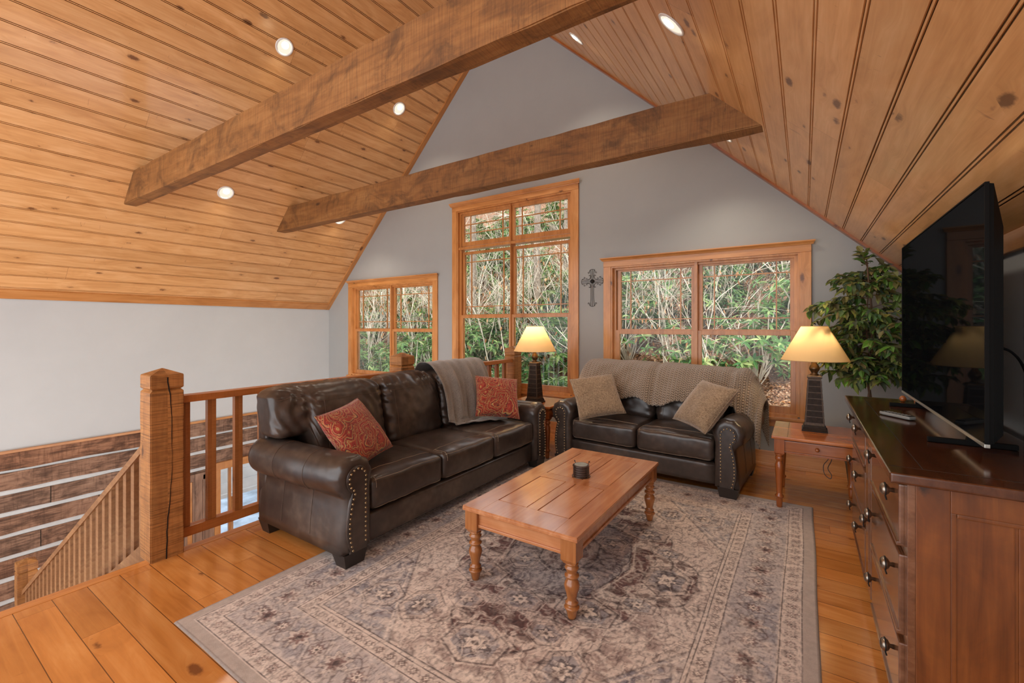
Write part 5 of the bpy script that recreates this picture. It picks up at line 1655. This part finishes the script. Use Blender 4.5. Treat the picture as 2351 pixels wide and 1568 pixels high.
# artificial ficus behind the cabinet
def ficus():
    random.seed(11)
    P0 = Vector((0.47, 4.98, 0))
    root = thing('ficus_tree', 'leafy green artificial ficus tree in the corner behind the sideboard', 'plant', P0)
    bm = B(); lathe(bm, [(0.12, 0), (0.13, 0.01), (0.16, 0.26), (0.165, 0.28), (0.15, 0.28), (0.145, 0.25)], (0, 0, 0), 28); finish('planter', bm, M['pot'], root, True)
    bm = B(); lathe(bm, [(0.142, 0.235), (0.142, 0.25)], (0, 0, 0), 24); finish('soil', bm, M['soil'], root)
    bm = B()
    t1 = smoothpts([(0.02, 0, 0.24), (0.03, 0, 0.7), (0.0, 0.01, 1.1), (0.03, 0.0, 1.5), (0.0, -0.01, 1.95), (-0.01, 0, 2.1)], 6)
    t2 = smoothpts([(-0.02, 0, 0.24), (-0.01, 0.01, 0.7), (0.02, -0.02, 1.1), (-0.01, 0.01, 1.5), (0.01, 0, 1.9)], 6)
    tube(bm, t1, [0.014 - 0.009 * i / len(t1) for i in range(len(t1))], 7); tube(bm, t2, [0.012 - 0.008 * i / len(t2) for i in range(len(t2))], 7)
    trunk = finish('trunk', bm, M['ficustrunk'], root, True)
    bb = B(); bl = B()
    nb = 0
    def sprig(base, d, Ln, leaves):
        pts = [base]; dd = d.normalized()
        n = 5
        for k in range(n):
            dd = (dd + Vector((random.uniform(-.12, .12), random.uniform(-.12, .12), random.uniform(-.20, .06)))).normalized()
            pts.append(pts[-1] + dd * Ln / n)
        # keep inside the corner
        for q in pts:
            q.y = min(q.y, 0.46); q.x = min(q.x, 0.34)
        tube(bb, pts, [0.003 - 0.002 * i / n for i in range(n + 1)], 4)
        for k in range(leaves):
            f = random.uniform(0.25, 1.0) * n; i = min(int(f), n - 1); p = pts[i].lerp(pts[i + 1], f - i)
            dr = (pts[i + 1] - pts[i]).normalized()
            az = random.uniform(0, 2 * PI)
            side = Vector((math.cos(az), math.sin(az), random.uniform(-.5, .35)))
            ld = (dr * 0.8 + side * 0.8 + Vector((0, 0, -0.35))).normalized()
            L_ = random.uniform(0.065, 0.11)
            nn = Vector((random.uniform(-.5, .5), random.uniform(-.5, .5), 1))
            q = p + ld * L_
            if q.y > 0.50 or q.x > 0.37: continue
            # keep below the sloping ceiling
            if P0.z + q.z > zR(P0.x + q.x) - 0.03: continue
            leaf(bl, p, ld, nn, L_, L_ * random.uniform(.42, .52))
    for k in range(120):
        z = random.choice([1.12, 1.2, 1.35, 1.45, 1.55, 1.65, 1.75, 1.85, 1.95, 2.02]) + random.uniform(-0.06, 0.06)
        spread = 0.56 * math.sin(max(0.32, min(1, (2.15 - z) / 0.6)) * PI * 0.5) * (0.65 if z < 1.3 else 1)
        az = random.uniform(0, 2 * PI)
        d = Vector((math.cos(az) - 0.15, math.sin(az) - 0.1, random.uniform(-0.1, 0.6)))
        sprig(Vector((random.uniform(-.01, .02), 0, z - 0.05)), d, spread * random.uniform(0.6, 1.05), 26)
    for k in range(3): sprig(Vector((0, 0, 2.0)), Vector((random.uniform(-.3, .1), random.uniform(-.3, .1), 1)), 0.18, 10)
    finish('branches', bb, M['ficustrunk'], trunk)
    o = finish('leaves', bl, M['ficus'], root, recalc=False)
ficus()

# ------------------------------------------------------------------ outdoors
def hz(x, y):
    return -1.9 + max(0, y - 6.0) * 0.72 + 0.25 * nz((x, y, 0), 0.35, 3) + 0.10 * (x + 3) * (0.25 if x > -3 else 0.05) + 0.05 * nz((x, y, 0), 1.8, 1)
bm = B(); NX, NY = 90, 60
V = [[None] * (NY + 1) for _ in range(NX + 1)]
for i in range(NX + 1):
    for j in range(NY + 1):
        x = -60 + 74 * (i / NX) ** 0.6; y = 5.9 + 18 * (j / NY) ** 1.3
        V[i][j] = bm.verts.new((x, y, hz(x, y)))
for i in range(NX):
    for j in range(NY): bm.faces.new((V[i][j], V[i + 1][j], V[i + 1][j + 1], V[i][j + 1]))
o = finish('hillside', bm, M['ground'], None, True); o['kind'] = 'structure'
# fallen leaves: uncountable litter
random.seed(21); bm = B()
for k in range(15000):
    y = 6.2 + 8 * random.random() ** 1.7
    x = random.uniform(-0.55, 0.12) * y if k % 3 else random.uniform(-1.4, 0.1) * y
    p = Vector((x, y, hz(x, y) + 0.015)); az = random.uniform(0, 2 * PI)
    leaf(bm, p, Vector((math.cos(az), math.sin(az), random.uniform(-.2, .7))), Vector((random.uniform(-.6, .6), random.uniform(-.9, .3), 1)), random.uniform(.05, .10), random.uniform(.025, .05))
o = finish('leaf_litter', bm, M['dryleaf'], None, recalc=False); tag(o, 'brown fallen leaves scattered over the hillside outside the windows', 'leaves', kind='stuff')

WINLAB = ('seen through the left window', 'seen through the tall middle window', 'seen through the wide right window')
def winlab(x, y):
    xw = x * 5.5 / y
    return WINLAB[0] if xw < -5.0 else WINLAB[1] if xw < -2.35 else WINLAB[2]

def make_shrub(seed, nclump):
    random.seed(seed)
    root = thing('rhododendron_shrub', 'x', 'shrub', (0, 0, -50), 0, 'rhododendron shrubs on the hillside')
    bb = B(); bl = B()
    for k in range(nclump):
        az = random.uniform(0, 2 * PI); el = random.uniform(0.0, 1.4); r = random.uniform(.45, 1.0)
        tip = Vector((math.cos(az) * math.cos(el) * .75, math.sin(az) * math.cos(el) * .75, 0.25 + math.sin(el) * .95)) * r
        tip += Vector((random.uniform(-.1, .1),) * 3)
        if k % 3 == 0: tube(bb, smoothpts([(0, 0, -0.1), tip * 0.5 + Vector((random.uniform(-.1, .1), random.uniform(-.1, .1), -.05)), tip], 3), 0.009, 4)
        nl = random.randint(7, 10); ph = random.uniform(0, 6)
        out = (tip.normalized() + Vector((0, -.2, .3))).normalized()
        ax = out.orthogonal().normalized(); bx = out.cross(ax)
        for j in range(nl):
            a = ph + 2 * PI * j / nl
            d = ax * math.cos(a) + bx * math.sin(a) + out * random.uniform(-.35, .55) + Vector((0, 0, -.15))
            L_ = random.uniform(.10, .17)
            leaf(bl, tip, d, out, L_, L_ * .3)
    finish('branches', bb, M['twig'], root); finish('foliage', bl, M['rhodo'], root, recalc=False)
    return root
def branch_rec(bm, p, d, L_, r, depth, droop=0.0):
    pts = [p]; n = 5
    for k in range(n):
        d = (d + Vector((random.uniform(-.28, .28), random.uniform(-.28, .28), random.uniform(-.16, .2) - droop))).normalized()
        pts.append(pts[-1] + d * L_ / n)
    tube(bm, pts, [r * (1 - 0.55 * i / n) for i in range(n + 1)], 5 if depth > 1 else 3, depth > 1)
    if depth <= 0: return
    for k in range(4 if depth > 1 else 3):
        i = random.randint(1, n); dd = (d + Vector((random.uniform(-1, 1), random.uniform(-1, 1), random.uniform(-.5, .8)))).normalized()
        branch_rec(bm, pts[i], dd, L_ * random.uniform(.5, .8), r * .5, depth - 1, droop)
def make_sapling(seed):
    random.seed(seed)
    root = thing('bare_sapling', 'x', 'tree', (0, 0, -50), 0, 'bare saplings on the hillside')
    bm = B()
    for k in range(2): branch_rec(bm, Vector((random.uniform(-.15, .15), 0, -.1)), Vector((random.uniform(-.5, .5), random.uniform(-.3, .1), 1)), 2.0, 0.016, 3)
    finish('branches', bm, M['twig'], root, True)
    bm = B()
    for k in range(60):
        p = Vector((random.uniform(-.9, .9), random.uniform(-.7, .7), random.uniform(.4, 2.4)))
        leaf(bm, p, Vector((random.uniform(-.5, .5), random.uniform(-.5, .5), -1)), Vector((random.uniform(-1, 1), -1, .2)), .09, .035)
    finish('dry_leaves', bm, M['dryleaf'], root, recalc=False)
    return root
def make_tree(seed):
    random.seed(seed)
    root = thing('forest_tree', 'x', 'tree', (0, 0, -50), 0, 'trees on the hillside')
    bm = B(); pts = [Vector((0, 0, -0.3))]; d = Vector((random.uniform(-.06, .06), 0, 1))
    for k in range(10):
        d = (d + Vector((random.uniform(-.05, .05), random.uniform(-.05, .05), 0))).normalized(); pts.append(pts[-1] + d * 0.9)
    tube(bm, pts, [0.10 - 0.006 * i for i in range(11)], 10)
    tk = finish('trunk', bm, M['bark'], root, True)
    bm = B()
    for k in range(12): branch_rec(bm, pts[random.randint(3, 9)], Vector((random.uniform(-1, 1), random.uniform(-1, .4), random.uniform(0, .7))), 1.5, 0.02, 2)
    finish('branches', bm, M['twig'], root, True)
    return root
placed = []
def scatter(protos, spots, base, cat_scale, sink=0.05):
    for k, (x, y) in enumerate(spots):
        p = protos[k % len(protos)]
        s = random.uniform(*cat_scale); lab = base + ' ' + winlab(x, y)
        loc = (x, y, hz(x, y) - sink); rz = random.uniform(0, 2 * PI)
        if k < len(protos):
            p.location = loc; p.rotation_euler = (0, 0, rz); p.scale = (s, s, s); p['label'] = lab
        else: dup(p, loc, rz, s, lab)
random.seed(5)
spots = []
for (n, ya, yb) in ((30, 7.2, 8.4), (40, 8.6, 11.0), (44, 11, 14.5), (26, 14.5, 17)):
    for k in range(n):
        y = random.uniform(ya, yb); t = (k + random.random()) / n
        x = (-1.44 + t * 1.52) * y
        if x / y > -0.30 and y < 10 and random.random() < 0.8: continue
        spots.append((x, y))
scatter([make_shrub(31, 90), make_shrub(32, 80), make_shrub(33, 100), make_shrub(34, 85)], spots, 'leafy green rhododendron shrub on the hillside outside', (0.85, 1.5))
random.seed(6)
spots = [((-1.42 + (k + random.random()) / 34 * 1.48) * y, y) for k, y in [(k, random.uniform(8.2, 10.5)) for k in range(34)] if not (k > 27 and k % 2)]
random.shuffle(spots)
scatter([make_sapling(41), make_sapling(42), make_sapling(43)], spots, 'bare pale twiggy sapling on the hillside outside', (0.8, 1.4))
random.seed(8)
spots = [((-1.4 + (k + random.random()) / 13 * 1.45) * y, y) for k, y in [(k, random.uniform(9.0, 13)) for k in range(13)]]
random.shuffle(spots)
scatter([make_tree(51), make_tree(52)], spots, 'grey trunked leafless tree on the hillside outside', (0.8, 1.2), 0.1)

# ------------------------------------------------------------------ world, light, camera
w = bpy.data.worlds.new('World'); scene.world = w; w.use_nodes = True
bg = w.node_tree.nodes['Background']; bg.inputs[0].default_value = (0.95, 0.97, 1.0, 1); bg.inputs[1].default_value = 2.5
sun = bpy.data.lights.new('sun', 'SUN'); sun.energy = 3.5; sun.angle = math.radians(12); sun.color = (1.0, 0.95, 0.88)
so = bpy.data.objects.new('sun', sun); link(so); so.rotation_euler = (math.radians(28), 0, math.radians(25))

cam = bpy.data.cameras.new('Camera'); co = bpy.data.objects.new('Camera', cam); link(co)
cam.sensor_width = 36; cam.lens = 1013 / 2351 * 36; cam.shift_y = -35 / 2351
co.location = (0, 0, 1.5); co.rotation_euler = (PI / 2, 0, math.radians(33.5)); cam.clip_start = 0.02
scene.camera = co
scene.view_settings.view_transform = 'Standard'; scene.view_settings.look = 'None'; scene.view_settings.gamma = 1
scene.view_settings.use_curve_mapping = False
scene.view_settings.exposure = 0.3
scene.cycles.use_denoising = True
scene.cycles.max_bounces = 7; scene.cycles.diffuse_bounces = 4; scene.cycles.glossy_bounces = 3; scene.cycles.transparent_max_bounces = 10
scene.cycles.adaptive_threshold = 0.05
scene.cycles.sample_clamp_indirect = 6
